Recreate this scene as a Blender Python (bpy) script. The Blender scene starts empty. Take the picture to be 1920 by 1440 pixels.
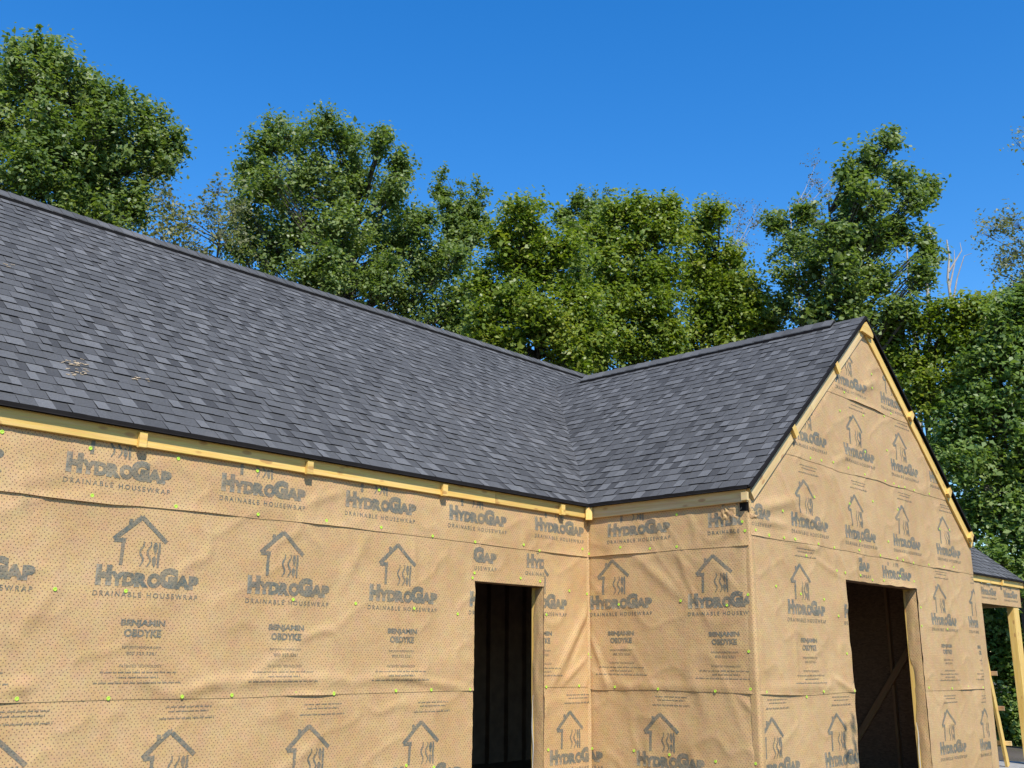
import bpy, bmesh, math, random
import numpy as np
from mathutils import Matrix, Vector
random.seed(7); rng = np.random.default_rng(7)
scn = bpy.context.scene
COL = scn.collection

# ------------------------------------------------------------------ camera
F, PITCH, YAW, ROLL = 1931.5, 0.2616, 0.8165, 0.0075
CAM = np.array([-9.0631, -7.3284, 1.65])
_fw = np.array([math.sin(YAW)*math.cos(PITCH), math.cos(YAW)*math.cos(PITCH), math.sin(PITCH)])
_rt = np.array([math.cos(YAW), -math.sin(YAW), 0.0]); _up = np.cross(_rt, _fw)
_c, _s = math.cos(ROLL), math.sin(ROLL)
RT, UP = _c*_rt+_s*_up, -_s*_rt+_c*_up
cd = bpy.data.cameras.new('camera'); cam = bpy.data.objects.new('camera', cd); COL.objects.link(cam)
cd.sensor_fit = 'HORIZONTAL'; cd.sensor_width = 36.0; cd.lens = F/1920*36
cd.clip_start = 0.1; cd.clip_end = 2000
cam.matrix_world = Matrix(((RT[0], UP[0], -_fw[0], CAM[0]), (RT[1], UP[1], -_fw[1], CAM[1]), (RT[2], UP[2], -_fw[2], CAM[2]), (0, 0, 0, 1)))
scn.camera = cam
# ------------------------------------------------------------------ light
SUN_EL, SUN_AZ = math.radians(49), math.radians(211)      # azimuth clockwise from +Y
w = bpy.data.worlds.new('World'); scn.world = w; w.use_nodes = True
nt = w.node_tree; nt.nodes.clear()
sky = nt.nodes.new('ShaderNodeTexSky'); sky.sky_type = 'NISHITA'; sky.sun_disc = False
sky.sun_elevation = SUN_EL; sky.sun_rotation = SUN_AZ
sky.altitude = 100; sky.air_density = 1.4; sky.dust_density = 0.1; sky.ozone_density = 7.0
hs = nt.nodes.new('ShaderNodeHueSaturation'); hs.inputs['Saturation'].default_value = 1.30; hs.inputs['Hue'].default_value = .507
bg = nt.nodes.new('ShaderNodeBackground'); bg.inputs['Strength'].default_value = 0.145
wo = nt.nodes.new('ShaderNodeOutputWorld')
nt.links.new(sky.outputs[0], hs.inputs['Color']); nt.links.new(hs.outputs[0], bg.inputs['Color']); nt.links.new(bg.outputs[0], wo.inputs['Surface'])
sl = bpy.data.lights.new('sun', 'SUN'); sl.energy = 4.1; sl.angle = math.radians(0.5); sl.color = (1.0, 0.95, 0.87)
so = bpy.data.objects.new('sun', sl); COL.objects.link(so)
SUNV = Vector((math.sin(SUN_AZ)*math.cos(SUN_EL), math.cos(SUN_AZ)*math.cos(SUN_EL), math.sin(SUN_EL)))
so.rotation_euler = SUNV.to_track_quat('Z', 'Y').to_euler(); so.location = (-30, -30, 40)
vs = scn.view_settings; vs.view_transform = 'Standard'; vs.look = 'None'; vs.exposure = 0.44; vs.gamma = 1; vs.use_curve_mapping = False

# ------------------------------------------------------------------ dimensions (metres)
L, W, ZE, OH, RK, PM, D, PG = 2.0485, 5.9733, 3.3415, 0.055, 0.055, 0.818, 3.8114, 0.8316
RG = ZE+PG*(W/2+OH)
ZR = ZE+PM*(D+OH)
XL, XR, XEND = -10.5, 14.62, 12.05
DA0, DA1, DAZ = -1.795, -0.765, 2.397
DC0, DC1, DCZ = 1.994, 3.936, 2.542
BACK = 2*D

def ray(x, y): return _fw+RT*(x-960)/F+UP*(720-y)/F
def on_y(x, y, Y): d = ray(x, y); return CAM+d*((Y-CAM[1])/d[1])
def on_x(x, y, X): d = ray(x, y); return CAM+d*((X-CAM[0])/d[0])
def uz(wall, x, y):
    if wall == 'A': p = on_y(x, y, 0); return p[0], p[2]
    if wall == 'B': p = on_x(x, y, 0); return -p[1], p[2]
    p = on_y(x, y, -L); return p[0], p[2]

# ------------------------------------------------------------------ materials
def mat(name):
    m = bpy.data.materials.new(name); m.use_nodes = True
    n = m.node_tree.nodes; l = m.node_tree.links
    return m, n, l, n['Principled BSDF']
def ramp(n, stops, interp='LINEAR'):
    r = n.new('ShaderNodeValToRGB'); cr = r.color_ramp; cr.interpolation = interp
    while len(cr.elements) < len(stops): cr.elements.new(0.5)
    for e, (p, c) in zip(cr.elements, stops): e.position = p; e.color = (*c, 1)
    return r
def noise(n, l, vec, scale, detail=4, rough=.55, dim='3D'):
    t = n.new('ShaderNodeTexNoise'); t.noise_dimensions = dim
    t.inputs['Scale'].default_value = scale; t.inputs['Detail'].default_value = detail; t.inputs['Roughness'].default_value = rough
    if vec is not None: l.new(vec, t.inputs['Vector'])
    return t
def mixc(n, l, fac, a, b, mode='MIX'):
    m = n.new('ShaderNodeMix'); m.data_type = 'RGBA'; m.blend_type = mode
    for sock, v in ((m.inputs[0], fac), (m.inputs[6], a), (m.inputs[7], b)):
        if hasattr(v, 'links') or hasattr(v, 'is_linked'): l.new(v, sock)
        elif isinstance(v, (int, float)): sock.default_value = v
        else: sock.default_value = (*v, 1)
    return m.outputs[2]
def math_(n, l, op, a, b=0.0, clamp=False):
    m = n.new('ShaderNodeMath'); m.operation = op; m.use_clamp = clamp
    for s, v in ((m.inputs[0], a), (m.inputs[1], b)):
        if isinstance(v, (int, float)): s.default_value = v
        else: l.new(v, s)
    return m.outputs[0]
def bump(n, l, height, strength, dist, out):
    b = n.new('ShaderNodeBump'); b.inputs['Strength'].default_value = strength; b.inputs['Distance'].default_value = dist
    l.new(height, b.inputs['Height']); l.new(b.outputs[0], out); return b

def wrap_material(name, ink):
    m, n, l, p = mat(name)
    uv = n.new('ShaderNodeUVMap'); uv.uv_map = 'uv'
    sp = n.new('ShaderNodeSeparateXYZ'); l.new(uv.outputs[0], sp.inputs[0])
    # quincunx of small drainage dots: rotated lattice
    a = math_(n, l, 'MULTIPLY', sp.outputs[0], 1/0.033); b = math_(n, l, 'MULTIPLY', sp.outputs[1], 1/0.040)
    cb = n.new('ShaderNodeCombineXYZ'); l.new(math_(n, l, 'ADD', a, b), cb.inputs[0]); l.new(math_(n, l, 'SUBTRACT', a, b), cb.inputs[1])
    vo = n.new('ShaderNodeTexVoronoi'); vo.voronoi_dimensions = '2D'; vo.inputs['Scale'].default_value = 1.0; vo.inputs['Randomness'].default_value = 0.3
    l.new(cb.outputs[0], vo.inputs['Vector'])
    dot = ramp(n, [(0.0, (1, 1, 1)), (0.115, (1, 1, 1)), (0.20, (0, 0, 0))]); l.new(vo.outputs['Distance'], dot.inputs[0])
    big = noise(n, l, uv.outputs[0], 1.3, 5, .6, '2D'); fine = noise(n, l, uv.outputs[0], 90, 4, .7, '2D'); mid = noise(n, l, uv.outputs[0], 9, 5, .65, '2D')
    rb = ramp(n, [(0.3, (.525, .325, .142)), (0.7, (.615, .400, .186))]); l.new(big.outputs[0], rb.inputs[0])
    c = mixc(n, l, .22, rb.outputs[0], mid.outputs['Color'], 'SOFT_LIGHT')
    c = mixc(n, l, .25, c, fine.outputs['Color'], 'SOFT_LIGHT')
    if ink:
        k = noise(n, l, uv.outputs[0], 38, 4, .7, '2D'); k2 = noise(n, l, uv.outputs[0], 5, 3, .6, '2D')
        kk = math_(n, l, 'ADD', k.outputs[0], math_(n, l, 'MULTIPLY', k2.outputs[0], .55))
        rk_ = ramp(n, [(0.52, (1, 1, 1)), (0.92, (.62, .62, .62))]); l.new(kk, rk_.inputs[0])
        c = mixc(n, l, rk_.outputs[0], c, (.112, .134, .116))
        c = mixc(n, l, math_(n, l, 'MULTIPLY', dot.outputs[0], .45), c, (.09, .08, .08))
    else:
        c = mixc(n, l, math_(n, l, 'MULTIPLY', dot.outputs[0], .72), c, (.17, .085, .075))
    l.new(c, p.inputs['Base Color']); p.inputs['Roughness'].default_value = .62; p.inputs['Specular IOR Level'].default_value = .32
    h = math_(n, l, 'SUBTRACT', math_(n, l, 'MULTIPLY', mid.outputs[0], .6), math_(n, l, 'MULTIPLY', dot.outputs[0], .5))
    h = math_(n, l, 'ADD', h, math_(n, l, 'MULTIPLY', noise(n, l, uv.outputs[0], 26, 4, .65, '2D').outputs[0], .5))
    bump(n, l, h, .6, .009, p.inputs['Normal'])
    return m
M_WRAP = wrap_material('housewrap', False); M_INK = wrap_material('housewrap_ink', True)

def wood_material(name, c0, c1, c2, dark=1.0, knots=True):
    m, n, l, p = mat(name)
    tc = n.new('ShaderNodeTexCoord'); oi = n.new('ShaderNodeObjectInfo')
    off = n.new('ShaderNodeCombineXYZ')
    r = math_(n, l, 'MULTIPLY', oi.outputs['Random'], 37.0)
    for i in range(3): l.new(r, off.inputs[i])
    ad = n.new('ShaderNodeVectorMath'); ad.operation = 'ADD'; l.new(tc.outputs['Object'], ad.inputs[0]); l.new(off.outputs[0], ad.inputs[1])
    mp = n.new('ShaderNodeMapping'); mp.inputs['Scale'].default_value = (1.1, 22, 22); l.new(ad.outputs[0], mp.inputs[0])
    g = noise(n, l, mp.outputs[0], 1.6, 6, .6)
    mp2 = n.new('ShaderNodeMapping'); mp2.inputs['Scale'].default_value = (3, 90, 90); l.new(ad.outputs[0], mp2.inputs[0])
    g2 = noise(n, l, mp2.outputs[0], 1.5, 4, .6)
    rr = ramp(n, [(0.3, c0), (0.5, c1), (0.72, c2)]); l.new(g.outputs[0], rr.inputs[0])
    c = mixc(n, l, .6, rr.outputs[0], g2.outputs['Color'], 'SOFT_LIGHT')
    hv = n.new('ShaderNodeHueSaturation'); l.new(c, hv.inputs['Color'])
    l.new(math_(n, l, 'ADD', math_(n, l, 'MULTIPLY', oi.outputs['Random'], .25), .86), hv.inputs['Value'])
    c = hv.outputs[0]
    if knots:
        mk_ = n.new('ShaderNodeMapping'); mk_.inputs['Scale'].default_value = (4.2, 11, 11); l.new(ad.outputs[0], mk_.inputs[0])
        v = n.new('ShaderNodeTexVoronoi'); v.inputs['Scale'].default_value = 1.0; l.new(mk_.outputs[0], v.inputs['Vector'])
        kr = ramp(n, [(0.0, (1, 1, 1)), (0.15, (1, 1, 1)), (0.23, (0, 0, 0))]); l.new(v.outputs['Distance'], kr.inputs[0])
        c = mixc(n, l, math_(n, l, 'MULTIPLY', kr.outputs[0], .55), c, (.36, .13, .04))
    l.new(c, p.inputs['Base Color']); p.inputs['Roughness'].default_value = .6
    bump(n, l, g2.outputs[0], .25, .002, p.inputs['Normal'])
    return m
M_WOOD = wood_material('fresh_pine', (.64, .41, .16), (.74, .52, .23), (.80, .60, .30))
M_WOODY = wood_material('yellow_pine', (.70, .41, .095), (.80, .52, .14), (.85, .59, .20))
M_SHADED = wood_material('shaded_lumber', (.34, .21, .105), (.42, .27, .14), (.48, .32, .18))  # pine in a darker colour, so the colour itself carries the shade
def osb_material():
    m, n, l, p = mat('strand_board')
    tc = n.new('ShaderNodeTexCoord'); v = n.new('ShaderNodeTexVoronoi'); v.inputs['Scale'].default_value = 26
    mp = n.new('ShaderNodeMapping'); mp.inputs['Scale'].default_value = (1, 1, 2.6); l.new(tc.outputs['Object'], mp.inputs[0]); l.new(mp.outputs[0], v.inputs['Vector'])
    r = ramp(n, [(0, (.19, .12, .072)), (1, (.32, .21, .13))]); sp = n.new('ShaderNodeSeparateColor'); l.new(v.outputs['Color'], sp.inputs[0]); l.new(sp.outputs[0], r.inputs[0])
    l.new(r.outputs[0], p.inputs['Base Color']); p.inputs['Roughness'].default_value = .8
    bump(n, l, v.outputs['Distance'], .3, .004, p.inputs['Normal'])
    return m
M_OSB = osb_material()
def shingle_material():
    m, n, l, p = mat('charcoal_shingle')
    at = n.new('ShaderNodeAttribute'); at.attribute_name = 'shade'
    geo = n.new('ShaderNodeNewGeometry')
    g = noise(n, l, geo.outputs['Position'], 160, 3, .8); g2 = noise(n, l, geo.outputs['Position'], 1.1, 4, .6); g3 = noise(n, l, geo.outputs['Position'], 62, 3, .8)
    r = ramp(n, [(0.0, (.010, .010, .011)), (.02, (.054, .050, .046)), (.33, (.080, .075, .068)), (.66, (.100, .094, .084)), (1.0, (.134, .125, .111))])
    l.new(at.outputs['Fac'], r.inputs[0])
    c = mixc(n, l, .75, r.outputs[0], g.outputs['Color'], 'OVERLAY')
    hv = n.new('ShaderNodeHueSaturation'); hv.inputs['Saturation'].default_value = .2; l.new(c, hv.inputs['Color'])
    l.new(math_(n, l, 'ADD', math_(n, l, 'MULTIPLY', g2.outputs[0], .55), math_(n, l, 'ADD', .27, math_(n, l, 'MULTIPLY', g3.outputs[0], .95))), hv.inputs['Value'])
    dust = ramp(n, [(.58, (0, 0, 0)), (.78, (1, 1, 1))]); l.new(g2.outputs[0], dust.inputs[0])
    c = mixc(n, l, math_(n, l, 'MULTIPLY', dust.outputs[0], .16), hv.outputs[0], (.20, .17, .14))
    l.new(c, p.inputs['Base Color']); p.inputs['Roughness'].default_value = .93; p.inputs['Specular IOR Level'].default_value = .25
    bump(n, l, g.outputs[0], .5, .003, p.inputs['Normal'])
    return m
M_SH = shingle_material()
def plain(name, col, rough=.6, spec=.4, var=.12, scale=14):
    m, n, l, p = mat(name)
    geo = n.new('ShaderNodeNewGeometry'); t = noise(n, l, geo.outputs['Position'], scale, 5, .65)
    a = tuple(x*(1-var) for x in col); b = tuple(min(1, x*(1+var)) for x in col)
    r = ramp(n, [(.3, a), (.7, b)]); l.new(t.outputs[0], r.inputs[0]); l.new(r.outputs[0], p.inputs['Base Color'])
    p.inputs['Roughness'].default_value = rough; p.inputs['Specular IOR Level'].default_value = spec
    return m
M_BLACK = plain('black_metal', (.017, .015, .014), .8, .06, .2, 6)
M_VENT = plain('black_vent_plastic', (.012, .011, .011), .8, .06)
M_CAP = plain('lime_plastic', (.50, .74, .07), .4, .4, .05)
M_CONC = plain('concrete', (.34, .33, .31), .9, .2, .15, 8)
M_WHITE = plain('white_backing', (.55, .54, .51), .7, .3, .08)
M_CHIP = plain('sawdust', (.50, .38, .24), .8, .2, .2, 60)
M_BARK = plain('bark', (.115, .098, .078), .95, .1, .35, 9)
M_DEAD = plain('bleached_deadwood', (.46, .41, .36), .9, .1, .2, 9)

def ground_material():
    m, n, l, p = mat('gravelly_ground')
    geo = n.new('ShaderNodeNewGeometry'); t = noise(n, l, geo.outputs['Position'], .25, 6, .6); t2 = noise(n, l, geo.outputs['Position'], 28, 4, .7)
    r = ramp(n, [(.40, (.115, .092, .066)), (.55, (.085, .068, .046)), (.68, (.045, .058, .02))]); l.new(t.outputs[0], r.inputs[0])
    c = mixc(n, l, .6, r.outputs[0], t2.outputs['Color'], 'SOFT_LIGHT'); l.new(c, p.inputs['Base Color']); p.inputs['Roughness'].default_value = .95
    bump(n, l, t2.outputs[0], .8, .03, p.inputs['Normal'])
    return m
M_GROUND = ground_material()

def leaf_material(name, dark, mid, light):
    m, n, l, p = mat(name)
    at = n.new('ShaderNodeAttribute'); at.attribute_name = 'tint'
    r = ramp(n, [(0, dark), (.5, mid), (1, light)]); l.new(at.outputs['Fac'], r.inputs[0])
    l.new(r.outputs[0], p.inputs['Base Color']); p.inputs['Roughness'].default_value = .42; p.inputs['Specular IOR Level'].default_value = .42
    tr = n.new('ShaderNodeBsdfTranslucent')
    c2 = mixc(n, l, 1.0, r.outputs[0], (1.25, 1.35, .5), 'MULTIPLY'); l.new(c2, tr.inputs['Color'])
    mx = n.new('ShaderNodeMixShader'); mx.inputs[0].default_value = .42
    l.new(p.outputs[0], mx.inputs[1]); l.new(tr.outputs[0], mx.inputs[2]); l.new(mx.outputs[0], n['Material Output'].inputs['Surface'])
    return m
LEAF = {
 'poplar': leaf_material('poplar_leaf', (.110, .170, .042), (.190, .255, .066), (.310, .355, .130)),
 'maple': leaf_material('maple_leaf', (.120, .185, .022), (.220, .285, .036), (.345, .350, .062)),
 'olive': leaf_material('olive_leaf', (.135, .155, .065), (.230, .240, .115), (.330, .320, .160)),
 'grey': leaf_material('thin_leaf', (.120, .105, .078), (.185, .165, .120), (.270, .240, .170)),
 'thick': leaf_material('thicket_leaf', (.110, .180, .040), (.190, .275, .066), (.310, .375, .125)),
}

# ------------------------------------------------------------------ mesh helpers
def link(o, parent=None, **kw):
    COL.objects.link(o)
    if parent is not None: o.parent = parent
    for k, v in kw.items(): o[k] = v
    return o
def mk(name, verts, faces, material, parent=None, smooth=False, uv=None, attr=None, **kw):
    me = bpy.data.meshes.new(name)
    me.from_pydata([tuple(map(float, v)) for v in verts] if not isinstance(verts, np.ndarray) else verts.tolist(), [], faces if isinstance(faces, list) else faces.tolist())
    if uv is not None:
        lay = me.uv_layers.new(name='uv'); vi = np.empty(len(me.loops), np.int32); me.loops.foreach_get('vertex_index', vi)
        lay.data.foreach_set('uv', np.asarray(uv, np.float32)[vi].ravel())
    if attr is not None:
        a = me.attributes.new(attr[0], 'FLOAT', 'FACE'); a.data.foreach_set('value', np.asarray(attr[1], np.float32))
    if smooth: me.polygons.foreach_set('use_smooth', np.ones(len(me.polygons), bool))
    me.materials.append(material); me.update()
    return link(bpy.data.objects.new(name, me), parent, **kw)
def empty(name, loc, **kw):
    o = bpy.data.objects.new(name, None); o.location = loc; o.empty_display_size = .3
    return link(o, None, **kw)
BOXF = [(0, 3, 2, 1), (4, 5, 6, 7), (0, 1, 5, 4), (1, 2, 6, 5), (2, 3, 7, 6), (3, 0, 4, 7)]
def boxv(x0, x1, y0, y1, z0, z1):
    return [(x0, y0, z0), (x1, y0, z0), (x1, y1, z0), (x0, y1, z0), (x0, y0, z1), (x1, y0, z1), (x1, y1, z1), (x0, y1, z1)]
def boxes(name, bs, material, parent=None, **kw):
    v, f = [], []
    for b in bs:
        o = len(v); v += boxv(*b); f += [tuple(i+o for i in q) for q in BOXF]
    return mk(name, v, f, material, parent, **kw)
def board(name, p0, p1, wdir, wid, thk, material, parent, bevel=.004, **kw):
    """a timber whose local X runs p0->p1; wid across wdir, thk across the third axis; chamfered"""
    p0, p1 = Vector(p0), Vector(p1); x = (p1-p0); ln = x.length; x.normalize()
    y = Vector(wdir); y = (y-x*y.dot(x)).normalized(); z = x.cross(y)
    hx, hy, hz, b = ln/2, wid/2, thk/2, bevel
    v, f = [], []
    prof = [(-hy+b, -hz), (hy-b, -hz), (hy, -hz+b), (hy, hz-b), (hy-b, hz), (-hy+b, hz), (-hy, hz-b), (-hy, -hz+b)]
    for sx in (-hx, hx): v += [(sx, a, c) for a, c in prof]
    for i in range(8): f.append((i, (i+1) % 8, 8+(i+1) % 8, 8+i))
    f.append(tuple(range(7, -1, -1))); f.append(tuple(range(8, 16)))
    o = mk(name, v, f, material, parent, **kw); c = (p0+p1)/2
    o.matrix_local = Matrix(((x[0], y[0], z[0], c[0]), (x[1], y[1], z[1], c[1]), (x[2], y[2], z[2], c[2]), (0, 0, 0, 1)))
    return o
def _hash(i, j, s): 
    h = (i*374761393+j*668265263+s*1442695041) & 0xffffffff
    h = ((h ^ (h >> 13))*1274126177) & 0xffffffff
    return ((h ^ (h >> 16)) & 0xffff)/65535.0
def vn(x, y, s=0):
    x = np.asarray(x, float); y = np.asarray(y, float); x, y = np.broadcast_arrays(x, y)
    i = np.floor(x).astype(np.int64); j = np.floor(y).astype(np.int64); fx = x-i; fy = y-j
    fx = fx*fx*fx*(fx*(fx*6-15)+10); fy = fy*fy*fy*(fy*(fy*6-15)+10)
    a, b, c, d = _hash(i, j, s), _hash(i+1, j, s), _hash(i, j+1, s), _hash(i+1, j+1, s)
    return (a*(1-fx)+b*fx)*(1-fy)+(c*(1-fx)+d*fx)*fy

# ================================================================== ground
g = 600
GZ = -.42
mk('ground', [(-g, -g, GZ), (g, -g, GZ), (g, g, GZ), (-g, g, GZ)], [(0, 1, 2, 3)], M_GROUND, kind='structure')

# ================================================================== house
H = empty('house', (0, 0, 0), label='unfinished house in tan printed housewrap with charcoal shingle roof and a front gable wing', category='house')
T = .14; PF = -.30
def wallpart(bs, **kw): return boxes('wall', bs, M_OSB, H, **kw)
boxes('foundation', [(XL-.02, XEND+.02, -.02, BACK+.02, GZ-.2, .12), (.02, W+.02, -L-.02, -.03, GZ-.2, .121), (XEND+.03, XR-.1, -.02, BACK+.02, GZ-.2, PF)], M_CONC, H)
ZT = 3.30
wallpart([(XL, DA0-.0, 0, T, .12, ZT), (DA0, DA1, 0, T, DAZ, ZT), (DA1, 0, 0, T, .12, ZT)])
wallpart([(W, XEND, 0, T, .12, ZT)])
wallpart([(0, T, -L+T, -.0, .12, ZT)])
wallpart([(W-T, W, -L+T, 0, .12, ZT)])
# gable wall with opening and triangular top
bs = [(0, DC0, -L, -L+T, .12, ZT), (DC0, DC1, -L, -L+T, DCZ, ZT), (DC1, W, -L, -L+T, .12, ZT)]
o_ = wallpart(bs)
v = [(0, -L, ZT), (W, -L, ZT), (W/2, -L, RG-.05), (0, -L+T, ZT), (W, -L+T, ZT), (W/2, -L+T, RG-.05)]
mk('gable_wall', v, [(0, 1, 2), (5, 4, 3), (0, 3, 4, 1), (1, 4, 5, 2), (2, 5, 3, 0)], M_OSB, H)
wallpart([(XL, XEND, BACK-T, BACK, .12, ZT)])
wallpart([(XL, XL+T, T, BACK-T, .12, ZT)]); wallpart([(XEND-T, XEND, T, BACK-T, .12, ZT)])
for xx in (XL, XEND-T):
    mk('gable_wall', [(xx, 0, ZT), (xx, BACK, ZT), (xx, D, ZR-.06), (xx+T, 0, ZT), (xx+T, BACK, ZT), (xx+T, D, ZR-.06)], [(2, 1, 0), (3, 4, 5), (0, 1, 4, 3), (1, 2, 5, 4), (2, 0, 3, 5)], M_OSB, H)
boxes('floor', [(XL+T, XEND-T, T, BACK-T, .12, .14), (T, W-T, -L+T, T, .121, .142)], M_OSB, H)
# inside: partition, studs and braces that show through the openings
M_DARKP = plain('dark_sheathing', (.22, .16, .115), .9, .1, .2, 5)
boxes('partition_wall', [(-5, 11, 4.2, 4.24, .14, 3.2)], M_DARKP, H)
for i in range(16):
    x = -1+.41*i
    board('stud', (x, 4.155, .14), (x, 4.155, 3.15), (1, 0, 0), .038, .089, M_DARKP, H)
for y in (-1.62, -.87, .28, .9):
    board('stud', (W-T-.046, y, .145), (W-T-.046, y, 3.2), (0, 1, 0), .038, .089, M_SHADED, H)
a, b = on_x(1712, 1205, W-T-.112), on_x(1606, 1388, W-T-.112); dd = (b-a)/np.linalg.norm(b-a)
board('brace', tuple(a-dd*.25), tuple(b+dd*.6), (0, 0, 1), .089, .038, M_SHADED, H)

# ------------------------------------------------------------------ roof
def main_pt(u, s, n=0.0):      # u along X, s up slope from eave, n normal
    c = 1/math.sqrt(1+PM*PM); return (u, -OH+s*c-n*PM*c, ZE+s*PM*c+n*c)
def gab_pt(u, s, n=0.0):       # left slope of the gable wing, u = -Y
    c = 1/math.sqrt(1+PG*PG); return (-OH+s*c-n*PG*c, -u, ZE+s*PG*c+n*c)
def gabr_pt(u, s, n=0.0):
    c = 1/math.sqrt(1+PG*PG); return (W+OH-s*c+n*PG*c, -u, ZE+s*PG*c+n*c)
KM, KG = math.sqrt(1+PM*PM), math.sqrt(1+PG*PG)
SM, SG = (D+OH)*KM, (W/2+OH)*KG
YV = (RG-ZE)/PM-OH
def slab(name, pts, material, parent, t=.03):
    n = len(pts); v = [tuple(p) for p in pts]+[(p[0], p[1], p[2]-t) for p in pts]
    f = [tuple(range(n)), tuple(range(2*n-1, n-1, -1))]+[(i, n+i, n+(i+1) % n, (i+1) % n) for i in range(n)]
    return mk(name, v, f, material, parent)
roof = slab('roof', [main_pt(XL-.1, 0), (-OH, -OH, ZE), (W/2, YV, RG), (W+OH, -OH, ZE), main_pt(XR, 0), main_pt(XR, SM), main_pt(XL-.1, SM)], M_BLACK, H)
slab('roof_slope', [(XL-.1, D, ZR), (XR, D, ZR), (XR, BACK+OH, ZE), (XL-.1, BACK+OH, ZE)], M_SH, H)
slab('roof_slope', [(-OH, -OH, ZE), (-OH, -L-RK, ZE), (W/2, -L-RK, RG), (W/2, YV, RG)], M_BLACK, H)
slab('roof_slope', [(W+OH, -L-RK, ZE), (W+OH, -OH, ZE), (W/2, YV, RG), (W/2, -L-RK, RG)], M_BLACK, H)

def clip(poly, a, b, c):       # keep a*u+b*s+c >= 0
    out = []
    for i in range(len(poly)):
        p, q = poly[i], poly[(i+1) % len(poly)]
        dp, dq = a*p[0]+b*p[1]+c, a*q[0]+b*q[1]+c
        if dp >= 0: out.append(p)
        if dp*dq < 0: t = dp/(dp-dq); out.append((p[0]+(q[0]-p[0])*t, p[1]+(q[1]-p[1])*t))
    return out
EXP = .1432
tabs = []     # (slopefn, polygon, s0, thick, shade)
# a handful of 1 m laminated strips: list of (width, shade, raised)
strips = []
for k in range(7):
    x, seq = 0, []
    while x < 1.0-1e-6:
        wd = random.choice([.075, .09, .10, .115, .13, .15, .18]); wd = min(wd, 1.0-x)
        if 1.0-x-wd < .06: wd = 1.0-x
        seq.append(wd); x += wd
    sh = []
    for i in range(len(seq)):
        sh.append(random.choice([.05, .08, .15, .3, .4, .5] if i % 2 else [.45, .55, .6, .7, .85, .97, 1.0]))
    strips.append(list(zip(seq, sh)))
def lay(fn, u0, u1, smax, clips, shift):
    k = 0; s = 0.0
    while s < smax-.02:
        st = -((k*.142+shift) % 1.0)+math.floor(u0)-1; idx = 0; u = st
        while u < u1:
            seq = strips[(idx*3+k*2+(k//5)) % len(strips)]; idx += 1
            for wd, sh in seq:
                a, b = u, u+wd; u = b
                if b < u0 or a > u1: continue
                a, b = max(a, u0), min(b, u1)
                if b-a < .012: continue
                j = random.uniform(-.0035, .0035); sl_ = random.uniform(-.004, .004)
                top = min(s+EXP+.012, smax)
                poly = [(a+.001, s+j), (b-.001, s+j+sl_*.4), (b-.001, top), (a+.001, top)]
                for c in clips:
                    if len(poly) > 2: poly = clip(poly, *c)
                if len(poly) > 2: tabs.append((fn, poly, s, (.0105 if sh > .42 else .0055)+random.uniform(-.0015, .004), min(1, max(.04, sh+random.uniform(-.09, .09)))))
        s += EXP; k += 1
# valley on the main slope: keep outside of the wing
def valley_main(right=False):
    # gable height over main point (u,s): PG*(u+OH) vs PM*y' where y'+OH = s/KM
    return (-PG, PM/KM, -PG*OH) if not right else (PG, PM/KM, -PG*(W+OH))
um = on_y(1045, 720, 0)
lay(main_pt, XL-.1, W/2, SM, [valley_main()], .2)
lay(main_pt, W/2, XR+.012, SM, [valley_main(True)], .5)
# gable left slope, u=-Y: keep where gable >= main: PG*s/KG... main height at y: PM*(y+OH)
lay(gab_pt, -YV, L+RK+.012, SG, [(PM, PG/KG, -PM*OH)], .35)
lay(gabr_pt, -YV, L+RK+.012, SG, [(PM, PG/KG, -PM*OH)], .75)
def tab_geo(t):
    fn, poly, s0, th, sh = t
    if fn is gabr_pt: poly = poly[::-1]
    n = len(poly)
    nn = [max(.0012, th*(1-(p[1]-s0)/(EXP*1.25))) for p in poly]
    flip = fn is gab_pt
    top = [fn(p[0], p[1], h+.002) for p, h in zip(poly, nn)]; bot = [fn(p[0], p[1], -.004) for p in poly]
    f = [tuple(range(n))]+[(i, n+i, n+(i+1) % n, (i+1) % n) for i in range(n)]
    if flip: pass
    return top+bot, f, sh
def proj(P):
    d = np.asarray(P)-CAM; z = d@_fw; return 960+F*(d@RT)/z, 720-F*(d@UP)/z
def area(t):
    if t[0] is gabr_pt: return 0
    pts = [proj(t[0](p[0], p[1], 0)) for p in t[1]]
    if any(not(-40 < x < 1960) for x, y in pts): return 0
    return abs(sum(pts[i][0]*pts[(i+1) % len(pts)][1]-pts[(i+1) % len(pts)][0]*pts[i][1] for i in range(len(pts))))/2
ar = np.array([area(t) for t in tabs]); order = np.argsort(-ar); single = set(order[:300].tolist())
fv, ff, fs = [], [], []
for i, t in enumerate(tabs):
    tv, tf, sh = tab_geo(t)
    if i in single:
        mk('shingle', tv, tf, M_SH, roof, attr=('shade', [sh]+[0.0]*(len(tf)-1)))
    else:
        o = len(fv); fv += tv; ff += [tuple(q+o for q in f) for f in tf]; fs += [sh]+[0.0]*(len(tf)-1)
mk('shingle_field', fv, ff, M_SH, roof, attr=('shade', fs), kind='stuff')

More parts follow.
